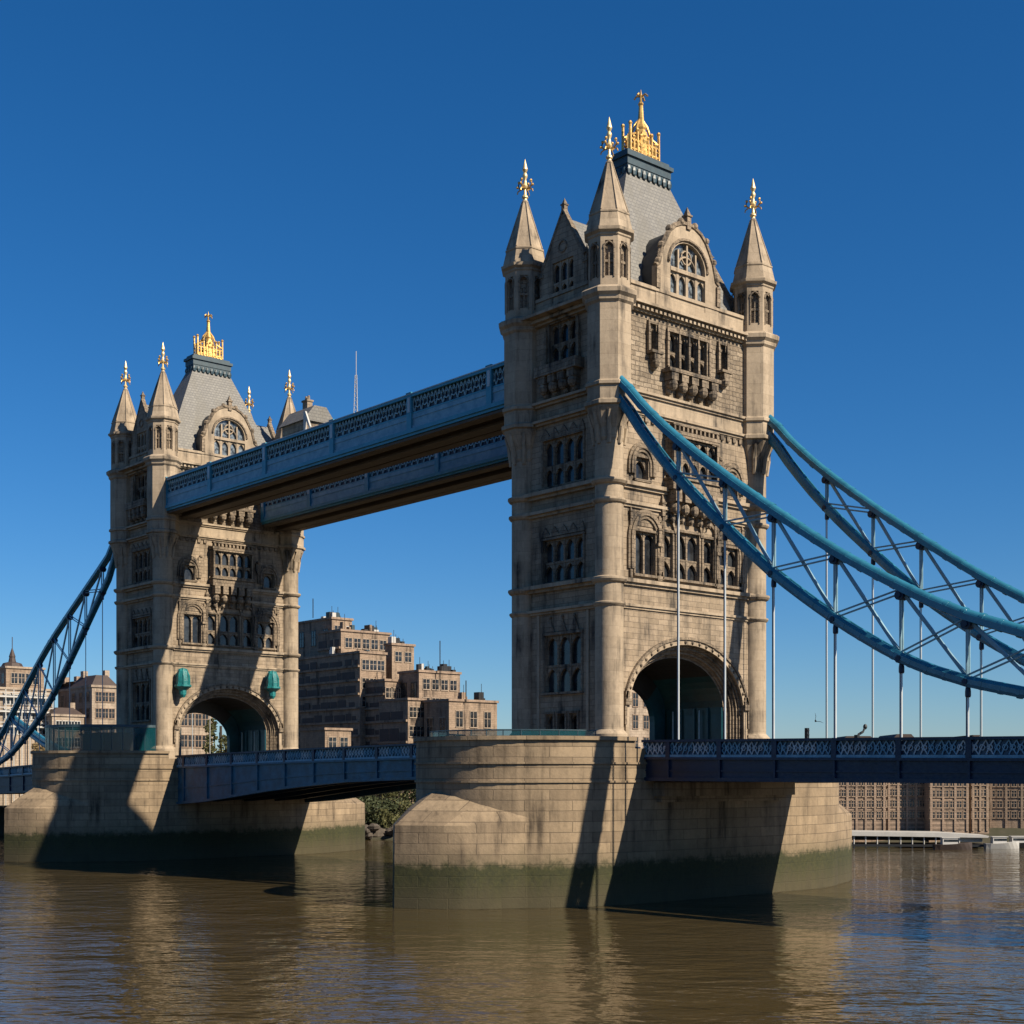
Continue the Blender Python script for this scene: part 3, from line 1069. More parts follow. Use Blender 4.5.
    for i in range(len(c) - 1):
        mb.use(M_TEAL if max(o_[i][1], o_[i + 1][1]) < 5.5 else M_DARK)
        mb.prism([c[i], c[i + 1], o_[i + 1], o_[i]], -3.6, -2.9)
    mb.build('shade_portal', None, root)
    # ---------------- main roof
    zb, zt = 38.9, 52.6
    bx, by, tx, ty = 4.6, 8.4, .7, 2.45
    mb = MB().use(M_SLATE)
    prof = [(1.0, zb), (.80, 42.2), (.0, zt)]
    rings = []
    for t, z in prof:
        hx, hy = tx + (bx - tx) * t, ty + (by - ty) * t
        rings.append([(-hx, -hy, z), (hx, -hy, z), (hx, hy, z), (-hx, hy, z)])
    vs = sum(rings, [])
    fs = []
    for r in range(2):
        for j in range(4):
            fs.append((r * 4 + j, r * 4 + (j + 1) % 4, (r + 1) * 4 + (j + 1) % 4, (r + 1) * 4 + j))
    fs.append((8, 9, 10, 11))
    mb.add(vs, fs)
    rf = mb.build('roof', None, root)
    mb = MB().use(M_SMOOTH)       # gutter floor behind the parapets
    mb.box(-NX + .1, NX - .1, -NY + .1, NY - .1, 38.5, 38.9)
    mb.build('roof_deck', None, root)
    mb = MB().use(M_LEAD)
    mb.box(-tx - .35, tx + .35, -ty - .35, ty + .35, 52.0, 52.5)
    mb.box(-tx - .6, tx + .6, -ty - .6, ty + .6, 53.2, 53.55)
    mb.box(-tx - .42, tx + .42, -ty - .42, ty + .42, 52.5, 53.2)
    mb.box(-tx - .3, tx + .3, -ty - .3, ty + .3, 53.55, 53.9)
    for sy in range(9):             # hanging lead scallops
        y = -ty - .2 + sy * (2 * ty + .4) / 8
        for s in (-1, 1):
            mb.ball((s * (tx + .42), y, 51.95), .30, 6, 4, (.5, 1, 1.6))
    for s in (-1, 1):
        for x in (-.6, 0, .6):
            mb.ball((x, s * (ty + .42), 51.95), .28, 6, 4, (1, .5, 1.6))
    mb.build('lead_cornice', None, rf)
    mb = MB().use(M_GOLD)
    x0 = tx * .75
    y0 = 2.0
    mb.box(-x0, x0, -y0, y0, 53.9, 54.15)
    for s in (-1, 1):
        mb.frame(PI / 2).prism([(-y0, 54.1), (y0, 54.1), (y0, 54.45), (1.0, 54.5), (.6, 55.5), (.25, 56.4), (-.25, 56.4), (-.6, 55.5), (-1.0, 54.5), (-y0, 54.45)], s * x0 * .86 - .04, s * x0 * .86 + .04)
    mb.T = Matrix.Identity(4)
    for s in (-1, 1):
        for k in range(9):
            y = -y0 + .12 + k * (2 * y0 - .24) / 8
            h = 1.0 + .75 * (1 - abs(y) / y0) + (1.35 if k in (0, 8) else 0) + (.6 if k in (2, 6) else 0)
            mb.tube([(s * x0 * .95, y, 54.1), (s * x0 * .9, y, 54.15 + h)], .13, 6)
            mb.ball((s * x0 * .9, y, 54.25 + h), .2, 6, 4)
            if k < 8:
                y2 = y + (2 * y0 - .24) / 16
                mb.tube([(s * x0 * .95, y2 + .24 * math.cos(2 * PI * i / 8), 54.6 + .26 * math.sin(2 * PI * i / 8)) for i in range(9)], .085, 5)
                mb.tube([(s * x0 * .95, y, 55.0), (s * x0 * .93, y2, 55.3), (s * x0 * .95, y + (2 * y0 - .24) / 8, 55.0)], .08, 5)
        for e in (-1, 1):
            mb.tube([(s * x0 * .9, e * 1.75, 55.6), (s * x0 * .6, e * 1.0, 56.0), (s * x0 * .4, e * .62, 57.0), (0, e * .1, 57.7)], .12, 6)
    for e in (-1, 1):
        for x in (-.3, .3):
            mb.tube([(x, e * y0, 54.1), (x, e * y0, 55.6)], .1, 5)
    mb.lathe([(.62, 54.1), (.6, 55.2), (.7, 55.5), (.5, 55.9), (.42, 56.6), (.5, 56.8), (.32, 57.2), (.2, 58.9), (.28, 59.05), (.14, 59.3), (.12, 59.8), (.02, 60.4)], (0, 0), 8, PI / 8)
    for q in range(4):
        a = q * PI / 2 + .3
        mb.tube([(0, 0, 59.75), (.45 * math.cos(a), .45 * math.sin(a), 59.9), (.7 * math.cos(a), .7 * math.sin(a), 59.65)], .09, 5)
    mb.build('gold_crest', None, rf)
    return root

near_tower = build_tower('tall pale stone tower nearest the viewer, its shaded side facing left')
far_tower = copy_tree(near_tower)
far_tower.location = (-82, 0, 0)
far_tower['label'] = 'smaller-looking stone tower across the river, striped by diagonal shadows of the walkways'

# ------------------------------------------------------------------ high walkways
def scroll_band(mb, fn, x0, x1, z0, z1, cell=1.1, r=.055):
    """pierced scrollwork between x0 and x1; fn(x, z) gives the point"""
    k = max(1, round((x1 - x0) / cell))
    c = (x1 - x0) / k
    h = z1 - z0
    zm = (z0 + z1) / 2
    for i in range(k):
        a = x0 + i * c
        m = a + c / 2
        rr = min(c, h) * .30
        mb.tube([fn(m + rr * math.cos(2 * PI * q / 8), zm + rr * math.sin(2 * PI * q / 8)) for q in range(9)], r, 4)
        mb.tube([fn(a, z0), fn(a + c * .22, z0 + h * .45), fn(m - rr * .6, zm + rr * .8), fn(m, z1)], r, 4)
        mb.tube([fn(a + c, z0), fn(a + c * .78, z0 + h * .45), fn(m + rr * .6, zm + rr * .8), fn(m, z1)], r, 4)
        mb.tube([fn(a, z1), fn(a + c * .2, zm + h * .12), fn(m - rr, zm - rr * .3)], r, 4)
        mb.tube([fn(a + c, z1), fn(a + c * .8, zm + h * .12), fn(m + rr, zm - rr * .3)], r, 4)

def walkway(y0, y1, label):
    root = empty('high_walkway', (0, 0, 0), 0, label, 'walkway', 'high walkways between the towers')
    x0, x1 = -75.2, -6.8
    for yy, sg in ((y0, -1), (y1, 1)):
        def Y(n):               # n outward from the side
            return yy + sg * n
        def bx(mb, a, b, n0, n1, za, zb):
            mb.box(a, b, min(Y(n0), Y(n1)), max(Y(n0), Y(n1)), za, zb)
        mb = MB().use(M_WALK)
        bx(mb, x0, x1, -.4, .16, 30.85, 31.12)
        bx(mb, x0, x1, -.4, .34, 31.12, 31.5)
        bx(mb, x0, x1, -.3, .22, 34.72, 34.98)
        bx(mb, x0, x1, -.3, .08, 33.0, 33.16)
        mb.use(M_BAND)
        bx(mb, x0, x1, -.35, .10, 31.5, 31.85)
        bx(mb, x0, x1, -.35, .0, 31.85, 32.55)
        bx(mb, x0, x1, -.35, .06, 32.55, 33.0)
        mb.use(M_PALE)
        bx(mb, x0, x1, -.2, .27, 34.98, 35.08)
        mb.build('side_girder', None, root)
        mb = MB().use(M_NAVY)
        bx(mb, x0, x1, -.3, -.16, 33.16, 34.72)
        mb.use(M_LACE)
        scroll_band(mb, lambda x, z: (x, Y(-.06), z), x0 + .1, x1 - .1, 33.18, 34.7, 1.15, .075)
        mb.build('scroll_panel', None, root)
        for xp in (-75.0, -63.5, -50.5, -36.5, -22.5, -10):
            mb = MB().use(M_WALK)
            bx(mb, xp - .38, xp + .38, -.2, .24, 31.5, 35.0)
            bx(mb, xp - .42, xp + .42, -.25, .30, 35.08, 35.2)
            mb.use(M_PALE)
            bx(mb, xp - .2, xp + .2, .24, .28, 33.2, 34.7)
            mb.build('post', None, root)
    mb = MB().use(M_SOFF)
    mb.box(x0, x1, y0 + .4, y1 - .4, 31.3, 31.5)
    wd = y1 - y0
    for f, hw_, zb in ((.10, .35, 30.55), (.5, .5, 30.3), (.90, .35, 30.55)):
        c = y0 + wd * f
        mb.box(x0, x1, c - hw_, c + hw_, zb + .25, 31.3)
        mb.box(x0, x1, c - hw_ - .25, c + hw_ + .25, zb, zb + .25)
    for i in range(24):
        x = x0 + 1.5 + i * 2.85
        mb.box(x - .12, x + .12, y0 + .5, y1 - .5, 30.95, 31.29)
    mb.build('soffit', None, root)
    mb = MB().use(M_LEAD)
    mb.box(x0, x1, y0 + .5, y1 - .5, 34.3, 34.5)
    mb.build('roof', None, root)
    return root

walkway(-9.8, -4.2, 'blue iron walkway nearer the viewer, high between the two stone towers')
walkway(4.5, 10.1, 'blue iron walkway farther back, partly hidden below the nearer walkway')

# ------------------------------------------------------------------ road decks
def lerp_table(tab, x):
    for (a, p), (b, q) in zip(tab[:-1], tab[1:]):
        if a <= x <= b or (x - a) * (x - b) <= 0:
            return p + (q - p) * (x - a) / (b - a)
    return tab[0][1] if abs(x - tab[0][0]) < abs(x - tab[-1][0]) else tab[-1][1]

def deck(name, label, cat, x0, x1, top, bot, step=5.45, phase=0.0, group=None, gm=None):
    gm = gm or M_NAVY
    root = empty(name, (0, 0, 0), 0, label, cat, group)
    n = max(2, int((x1 - x0) / 2.0))
    xs = [x0 + (x1 - x0) * i / n for i in range(n + 1)]
    T = lambda x: lerp_table(top, x)
    Bt = lambda x: lerp_table(bot, x)
    def ribbon(mb, ya, yb, za, zb):
        vs = []
        for x in xs:
            a, b = za(x), zb(x)
            vs += [(x, ya, a), (x, yb, a), (x, yb, b), (x, ya, b)]
        fs = [(0, 1, 2, 3), tuple(len(vs) - 4 + q for q in (0, 1, 2, 3))]
        for i in range(len(xs) - 1):
            for q in range(4):
                fs.append((i * 4 + q, i * 4 + (q + 1) % 4, i * 4 + 4 + (q + 1) % 4, i * 4 + 4 + q))
        mb.add(vs, fs)
    for sg in (-1, 1):
        def pr(mb, n0, n1, za, zb):
            ribbon(mb, sg * n0, sg * n1, za, zb)
        mb = MB().use(gm)
        pr(mb, 9.3, 9.72, lambda x: Bt(x) + .3, lambda x: T(x) - 1.42)
        pr(mb, 9.15, 9.95, lambda x: Bt(x), lambda x: Bt(x) + .3)
        pr(mb, 9.2, 9.98, lambda x: T(x) - 1.62, lambda x: T(x) - 1.42)
        pr(mb, 9.25, 9.82, lambda x: Bt(x) + (T(x) - 1.5 - Bt(x)) * .42, lambda x: Bt(x) + (T(x) - 1.5 - Bt(x)) * .42 + .12)
        mb.use(M_BAND)
        pr(mb, 9.72, 9.90, lambda x: T(x) - 1.42, lambda x: T(x) - 1.22)
        mb.use(gm)
        k = int((x1 - x0) / step)
        for i in range(k + 1):
            x = x0 + phase + i * step
            if x0 + .2 < x < x1 - .2:
                mb.box(x - .09, x + .09, min(sg * 9.6, sg * 9.9), max(sg * 9.6, sg * 9.9), Bt(x) + .28, T(x) - 1.6)
        mb.build('girder', None, root)
        mb = MB().use(M_NAVY)
        pr(mb, 9.55, 9.98, lambda x: T(x) - .2, T)
        mb.use(M_MID if gm is M_NAVY else M_LEAF_BLUE)
        pr(mb, 9.60, 9.68, lambda x: T(x) - 1.22, lambda x: T(x) - .2)
        mb.use(M_NAVY)
        i = 0
        xp = x0 + phase
        while xp < x1:
            if xp > x0 + .3:
                mb.box(xp - .22, xp + .22, min(sg * 9.5, sg * 9.94), max(sg * 9.5, sg * 9.94), T(xp) - 1.42, T(xp) - .02)
            xp += step
        rail = mb.build('parapet', None, root)
        mb = MB().use(M_PALE)
        ww = .55
        k = int((x1 - x0) / ww)
        rg = random.Random(int(x0 * 3 + sg))
        for i in range(k):
            a = x0 + i * (x1 - x0) / k
            c = (x1 - x0) / k
            za, zb = T(a) - 1.2, T(a) - .24
            y = sg * 9.76
            mb.use(M_PALE if math.sin(a * 1.3) + rg.random() * 1.6 > .75 else M_BAND)
            mb.tube([(a, y, za), (a + c * .5, y, (za + zb) / 2 + .1), (a + c, y, zb)], .055, 4)
            if rg.random() < .7:
                mb.tube([(a + c, y, za), (a + c * .4, y, (za + zb) / 2), (a, y, zb)], .05, 4)
            mb.tube([(a + c * .5 + .2 * math.cos(2 * PI * q / 6), y, (za + zb) / 2 + .2 * math.sin(2 * PI * q / 6)) for q in range(7)], .045, 4)
        mb.build('lattice', None, rail)
    mb = MB().use(M_ROAD)
    ribbon(mb, -9.3, 9.3, lambda x: T(x) - 1.75, lambda x: T(x) - 1.35)
    mb.build('roadway', None, root)
    mb = MB().use(M_NAVY)
    for y in (-4.6, 0, 4.6):
        ribbon(mb, y - .2, y + .2, lambda x: Bt(x) + .25, lambda x: T(x) - 1.76)
    k = int((x1 - x0) / 3)
    for i in range(k + 1):
        x = x0 + (x1 - x0) * i / k
        if i in (0, k): continue
        mb.box(x - .1, x + .1, -9.3, 9.3, T(x) - 2.5, T(x) - 1.77)
    mb.build('floor_beams', None, root)
    return root

deck('side_span_deck', 'navy blue road deck with a pale lattice parapet leading off to the right', 'bridge deck',
     9.7, 150, [(9.7, -.22), (43.7, -.66), (150, -2.2)], [(9.7, -3.62), (43.7, -3.75), (150, -5.4)], 5.45, 2.9)
deck('side_span_deck', 'dark blue road deck at the left edge below the dark suspension chain', 'bridge deck',
     -205, -91.7, [(-205, -2.6), (-131, -1.75), (-91.7, -.6)], [(-205, -7), (-131, -5.9), (-91.7, -5.0)], 5.45, 1.0)
deck('bascule_span', 'dark blue bascule span with an arched underside between the two stone piers', 'bridge deck',
     -72.3, -9.7, [(-72.3, -.55), (-43, -.12), (-21.8, .08), (-9.7, -.2)],
     [(-72.3, -6.75), (-65, -6.35), (-58, -5.7), (-50, -4.95), (-43, -4.4), (-34, -3.85), (-22, -3.55), (-9.7, -5.0)], 6.0, 2.0, None, M_LEAF_BLUE)

# ------------------------------------------------------------------ suspension chains
R_TOP = [(6.2, 31.4), (7.0, 30.5), (9.5, 27.7), (12.2, 25.2), (15, 22.95), (17.9, 20.75), (20.6, 18.8), (23.3, 16.95), (26.2, 14.95), (29.1, 13.05), (32, 11.35), (34.7, 9.9), (37.2, 8.6), (39.8, 7.5), (43.6, 6.1), (47, 5.0), (51, 4.0), (56, 3.2), (62, 2.8), (75, 5.4), (92, 9.6)]
R_LOW = [(6.2, 30.3), (7.0, 29.0), (9.5, 25.6), (12.2, 22.45), (15, 19.6), (17.9, 16.9), (20.6, 14.5), (23.3, 12.2), (26.2, 10.1), (29.1, 8.15), (32, 6.4), (34.7, 4.95), (37.2, 3.9), (39.8, 3.1), (43.6, 2.15), (47, 1.6), (51, 1.3), (56, 1.3), (62, 1.7), (75, 4.2), (92, 8.6)]
L_TOP = [(7.0, 30.2), (10, 27.2), (15, 24.6), (20, 22.0), (25, 19.4), (30, 16.7), (35, 13.5), (40, 10.0), (45, 6.4), (50, 2.9), (56, .8), (64, .1), (80, 3.5), (95, 8.5)]
L_LOW = [(7.0, 28.4), (10, 24.0), (15, 20.0), (20, 15.8), (25, 11.8), (30, 8.0), (35, 5.0), (40, 2.6), (45, .4), (50, -1.0), (56, -1.2), (64, -1.0), (80, 2.6), (95, 7.6)]

def chain(ox, sg, y, TT, LL, panels, deck_top, label, rod=.08):
    root = empty('suspension_chain', (0, 0, 0), 0, label, 'suspension chain', 'blue suspension chains')
    P = lambda x, z, dy=0: (ox + sg * x, y + dy, z)
    T = lambda x: lerp_table(TT, x)
    L = lambda x: lerp_table(LL, x)
    def dense(tab):
        out = []
        for (x0, z0), (x1, z1) in zip(tab[:-1], tab[1:]):
            out += [(x0, z0), ((x0 + x1) / 2, (z0 + z1) / 2)]
        out.append(tab[-1])
        return [out[0]] + [(out[i][0], (out[i - 1][1] + 2 * out[i][1] + out[i + 1][1]) / 4) for i in range(1, len(out) - 1)] + [out[-1]]
    mb = MB().use(M_BLUE)
    mb.tube([P(x, z) for x, z in dense(TT)], 0, 14, (.37, .41))
    for dy in (-.36, .36):
        mb.tube([P(x, z - .12, dy) for x, z in dense(TT)], 0, 4, (.10, .30))
    for i in range(60):
        x = 8.2 + i * 1.36
        if x < 90:
            mb.tube([P(x - .13, T(x - .13)), P(x + .13, T(x + .13))], 0, 14, (.405, .445))
    mb.build('upper_chord', None, root, 50)
    mb = MB().use(M_BLUE)
    for dy in (-.27, .27):
        mb.tube([P(x, z, dy) for x, z in dense(LL)], 0, 8, (.15, .40))
    mb.tube([P(x, z - .25) for x, z in dense(LL)], 0, 4, (.40, .08))
    mb.tube([P(x, z + .25) for x, z in dense(LL)], 0, 4, (.34, .08))
    for i in range(60):
        x = 8.2 + i * 1.36
        if x < 90:
            mb.tube([P(x - .12, L(x - .12)), P(x + .12, L(x + .12))], 0, 8, (.46, .44))
    mb.build('lower_chord', None, root)
    for i, x in enumerate(panels):
        mb = MB().use(M_WEB)
        for dy in (-.13, .13):
            mb.tube([P(x, L(x), dy), P(x, T(x), dy)], .09, 6)
        mb.use(M_NAVY)
        for z in (T(x) - .62, L(x) - .05):
            mb.tube([(ox + sg * x, y - .36, z), (ox + sg * x, y + .36, z)], .36, 10)
            mb.tube([(ox + sg * x, y - .48, z), (ox + sg * x, y + .48, z)], .2, 8)
        mb.build('strut', None, root)
        mb = MB().use(M_ROD)
        mb.tube([P(x, deck_top(ox + sg * x) - .25), P(x, L(x) - .3)], rod, 8)
        mb.use(M_NAVY)
        mb.tube([P(x - .12 * sg, deck_top(ox + sg * x) - .25), P(x - .12 * sg, L(x) - .3)], rod * .5, 6)
        mb.lathe([(.16, L(x) - 1.1), (.2, L(x) - 1.0), (.2, L(x) - .7), (.16, L(x) - .4)], P(x, 0)[:2], 8)
        mb.build('hanger', None, root)
        if i + 1 < len(panels):
            x2 = panels[i + 1]
            mb = MB().use(M_WEB)
            mb.tube([P(x, T(x) - .3, .02), P(x2, L(x2) + .2, .02)], 0, 4, (.13, .16))
            mb.build('diagonal_brace', None, root)
            mb = MB().use(M_WEB)
            for dz in (-.16, .16):
                mb.tube([P(x, L(x) + .2 + dz, -.16), P(x2, T(x2) - .35 + dz, -.16)], .075, 5)
            mb.build('diagonal_brace', None, root)
    return root

rt = lambda x: lerp_table([(9.7, -.22), (43.7, -.66), (150, -2.2)], x)
lt = lambda x: lerp_table([(-205, -2.6), (-131, -1.75), (-91.7, -.6)], x)
RP = [13.7, 18.6, 23.4, 29.05, 34.6, 39.75, 45.2, 50.6, 56]
chain(0, 1, -9.8, R_TOP, R_LOW, RP, rt, 'blue suspension chain in front of the near tower, sweeping down to the right edge')
chain(0, 1, 9.8, R_TOP, R_LOW, RP, rt, 'blue suspension chain farther back at the right side of the near tower', .055)
LP = [12, 17.5, 23, 28.5, 34, 39.5, 45, 50.5]
chain(-82, -1, -9.8, L_TOP, L_LOW, LP, lt, 'dark blue suspension chain in shade dropping from the left side of the far tower', .045)
chain(-82, -1, 9.8, L_TOP, L_LOW, LP, lt, 'suspension chain mostly hidden behind the far tower and the darker left chain', .045)

# ------------------------------------------------------------------ small things on the bridge
def lantern(y, z, label):
    root = empty('hooded_lantern', (-82 + NX, y, z), 0, label, 'lantern', 'turquoise lanterns on the far tower')
    mb = MB().use(M_GREEN)
    mb.lathe([(.25, -2.1), (.5, -1.7), (.55, -1.1), (1.05, -.75), (1.25, -.6), (1.25, -.35)], (1.3, 0), 8, PI / 8)
    mb.build('bracket', None, root)
    mb = MB().use(M_GREEN)
    mb.lathe([(.98, -.35), (1.0, .2), (.92, .9), (.78, 1.5), (.5, 1.85), (.12, 2.0)], (1.3, 0), 8, PI / 8)
    for q in range(8):
        a = PI / 8 + q * PI / 4
        mb.tube([(1.3 + 1.0 * math.cos(a), math.sin(a), -.3), (1.3 + .95 * math.cos(a), .95 * math.sin(a), .9), (1.3 + .52 * math.cos(a), .52 * math.sin(a), 1.85)], .09, 5)
    mb.box(-.02, 1.2, -.25, .25, .0, .4)
    mb.build('hood', None, root)
    root.scale = (.88, .88, .94)
lantern(-7.45, 9.0, 'turquoise hooded lantern left of the far tower arch, nearer the round corner column')
lantern(5.9, 9.3, 'turquoise hooded lantern right of the far tower arch')

# mast on the walkway
root = empty('antenna_mast', (-36.2, -7.0, 34.5), 0, 'thin white lattice mast standing on the nearer high walkway', 'antenna mast')
mb = MB().use(M_WHITE)
for a in range(3):
    t = 2 * PI * a / 3
    mb.tube([(.32 * math.cos(t), .32 * math.sin(t), 0), (.12 * math.cos(t), .12 * math.sin(t), 6.0)], .035, 4)
for i in range(12):
    z, r = i * .5, .32 - .2 * i / 12
    for a in range(3):
        t, t2 = 2 * PI * a / 3, 2 * PI * (a + 1) / 3
        mb.tube([(r * math.cos(t), r * math.sin(t), z), (r * math.cos(t2), r * math.sin(t2), z + .5)], .022, 4)
mb.build('lattice', None, root)
mb = MB().use(M_WHITE)
mb.tube([(0, 0, 5.9), (0, 0, 8.6)], .04, 5)
mb.build('aerial', None, root)

# slate hut with chimney on the far walkway roof
hp = (-46.6, -6.6, 34.5)
root = empty('roof_hut', hp, 0, 'small slate roofed hut with a chimney on top of the nearer walkway', 'roof hut')
mb = MB().use(M_ASH)
mb.box(-2.4, 2.4, -1.9, 1.9, 0, 2.4)
mb.build('wall', None, root)
mb = MB().use(M_SLATE)
mb.frame(PI / 2).prism([(-2.2, 2.4), (2.2, 2.4), (.8, 4.2), (-.8, 4.2)], -2.7, 2.7)
rf = mb.build('roof', None, root)
mb = MB().use(M_ASH)
mb.box(-.5, .5, -.35, .35, 4.2, 5.2)
mb.box(-.6, .6, -.45, .45, 5.2, 5.4)
for x in (-.25, .25):
    mb.lathe([(.16, 5.4), (.14, 5.9)], (x, 0), 8)
mb.build('chimney', None, rf)
mb = MB().use(M_WHITE)
mb.frame(0, (3.4, -2.6, 0)).prism([(0, 0), (.35, 0), (.35, 2.2), (1.2, .9), (1.35, 1.1), (.35, 3.0), (0, 3.0)], -.1, .1)
mb.build('gable_frame', None, root)

# signals and birds above the right deck
def signal(x, y, label, kind):
    root = empty('traffic_signal', (x, y, rt(x) - 1.4), 0, label, 'traffic signal', 'signals on the right road deck')
    mb = MB().use(M_DARK)
    mb.tube([(0, 0, 0), (0, 0, 2.0)], .06, 6)
    mb.build('post', None, root)
    mb = MB().use(M_DARK)
    if kind == 0:
        mb.box(-.2, .2, -.22, .22, 1.6, 2.9)
        for z in (1.8, 2.2, 2.6):
            mb.lathe([(.15, z), (.15, z + .12)], (.22, 0), 8)
    else:
        mb.box(-.24, .24, -.24, .24, 1.3, 2.2)
        mb.tube([(.1, .1, 2.2), (.35, .8, 2.5), (.4, 1.2, 3.0)], .13, 6)
        mb.ball((.4, 1.15, 2.95), .26, 8, 6)
    mb.build('lamp_head', None, root)
    root.scale = (.7, .7, .95)
signal(12.7, 8.2, 'dark signal head on a short post, the left one above the right deck', 0)
signal(18.05, 8.2, 'dark round camera head on a post between the thin hangers', 1)

def gull(p, label):
    mb = MB().use(M_DARK)
    mb.ball((0, 0, 0), .16, 8, 6, (2.6, .9, .9))
    mb.ball((.42, 0, .1), .11, 6, 5)
    mb.tube([(-.3, 0, 0), (-.65, 0, .04)], .06, 4)
    body = mb.v, mb.f
    for s in (-1, 1):
        mb.add([(.15, s * .1, .05), (-.15, s * .1, .05), (-.2, s * .6, .55), (.1, s * .6, .6), (-.2, s * 1.1, .75), (-.02, s * 1.1, .78), (-.02, s * .6, .50), (-.02, s * .1, -.02)],
               [(0, 1, 2, 3), (3, 2, 4, 5), (0, 3, 6, 7), (1, 2, 6, 7), (3, 5, 6), (2, 4, 6)])
    o = mb.build('gull', None)
    o.location = p
    o.rotation_euler = (.9, .2, 2.2)
    o.scale = (.5, .5, .5)
    tag(o, label, 'bird')
p = px(815.5, 721, 112)
gull(p, 'dark gull flying just above the right road deck')

# glass screens on the pier tops
def drum_pts(loc, a0, a1, n, off=-1.2):
    out = []
    for i in range(n + 1):
        a = R_(a0 + (a1 - a0) * i / n)
        out.append((loc + (10 + off) * math.cos(a), -11 + (13 + off) * math.sin(a)))
    return out
def glass_screen(name, pts, z0, z1, label, cat, roof=False):
    root = empty(name, (0, 0, 0), 0, label, cat)
    g = MB().use(M_TGLASS)
    f = MB().use(M_LEAD)
    for i in range(len(pts) - 1):
        (x0, y0), (x1, y1) = pts[i], pts[i + 1]
        d = Vector((x1 - x0, y1 - y0, 0)).normalized()
        nn = Vector((d.y, -d.x, 0)) * .02
        g.add([(x0 - nn.x, y0 - nn.y, z0), (x1 - nn.x, y1 - nn.y, z0), (x1 + nn.x, y1 + nn.y, z0), (x0 + nn.x, y0 + nn.y, z0),
               (x0 - nn.x, y0 - nn.y, z1), (x1 - nn.x, y1 - nn.y, z1), (x1 + nn.x, y1 + nn.y, z1), (x0 + nn.x, y0 + nn.y, z1)],
              [(0, 3, 2, 1), (4, 5, 6, 7), (0, 1, 5, 4), (1, 2, 6, 5), (2, 3, 7, 6), (3, 0, 4, 7)])
        f.tube([(x0, y0, z0), (x0, y0, z1)], .05, 5)
        f.tube([(x0, y0, z1), (x1, y1, z1)], .06, 5)
    f.tube([(*pts[-1], z0), (*pts[-1], z1)], .05, 5)
    g.build('glass_panel', None, root)
    f.build('frame', None, root)
    if roof:
        m = MB().use(M_LEAD)
        m.slab([(p[0], p[1]) for p in pts], z1 + .05, z1 + .3)
        m.build('roof', None, root)
    return root
glass_screen('glass_balustrade', drum_pts(0, 195, 345, 18), -.95, .5, 'low teal glass balustrade on the near pier at the foot of the tower', 'balustrade')
glass_screen('glass_pavilion', drum_pts(-82, 185, 355, 24, -1.6), -.95, 3.0, 'teal glass pavilion on top of the far pier left of its tower', 'pavilion', True)
mb = MB().use(M_DARK)          # counter core of the pavilion
mb.box(-85.5, -79, -16.5, -12.5, -.95, 2.2)
mb.use(M_LEAD)
mb.box(-85.8, -78.7, -16.8, -12.2, 2.2, 2.4)
pc = mb.build('kiosk', None)
tag(pc, 'dark kiosk block inside the teal glass pavilion', 'kiosk')

# ------------------------------------------------------------------ buildings on the far bank
WIN_ME = {}
def window_obj(parent, T, s, n, z, w, h, frame_m=None):
    """one window part: frame and glass, shared mesh per size"""
    key = (round(w, 1), round(h, 1), frame_m.name if frame_m else '')
    if key not in WIN_ME:
        mb = MB().use(M_GLASS)
        mb.box(-w / 2, w / 2, -.02, .05, 0, h)
        mb.use(frame_m or M_PALEB)
        mb.box(-w / 2 - .12, w / 2 + .12, -.02, .14, -.16, 0)
        mb.box(-w / 2 - .12, -w / 2, -.02, .10, 0, h)
        mb.box(w / 2, w / 2 + .12, -.02, .10, 0, h)
        mb.box(-w / 2 - .12, w / 2 + .12, -.02, .12, h, h + .14)
        mb.box(-.05, .05, .05, .09, 0, h)
        mb.box(-w / 2, w / 2, .05, .08, h * .55, h * .55 + .08)
        WIN_ME[key] = mb.build('window', None)
        first = WIN_ME[key]
        o = first
    else:
        o = WIN_ME[key].copy()
        C.objects.link(o)
    o.parent = parent
    o.matrix_local = T @ Matrix.Translation((s, n, z))
    return o

def frm(ang, loc):
    return Matrix.Translation(loc) @ Matrix.Rotation(ang, 4, 'Z') @ Matrix.Diagonal((1, -1, 1, 1))

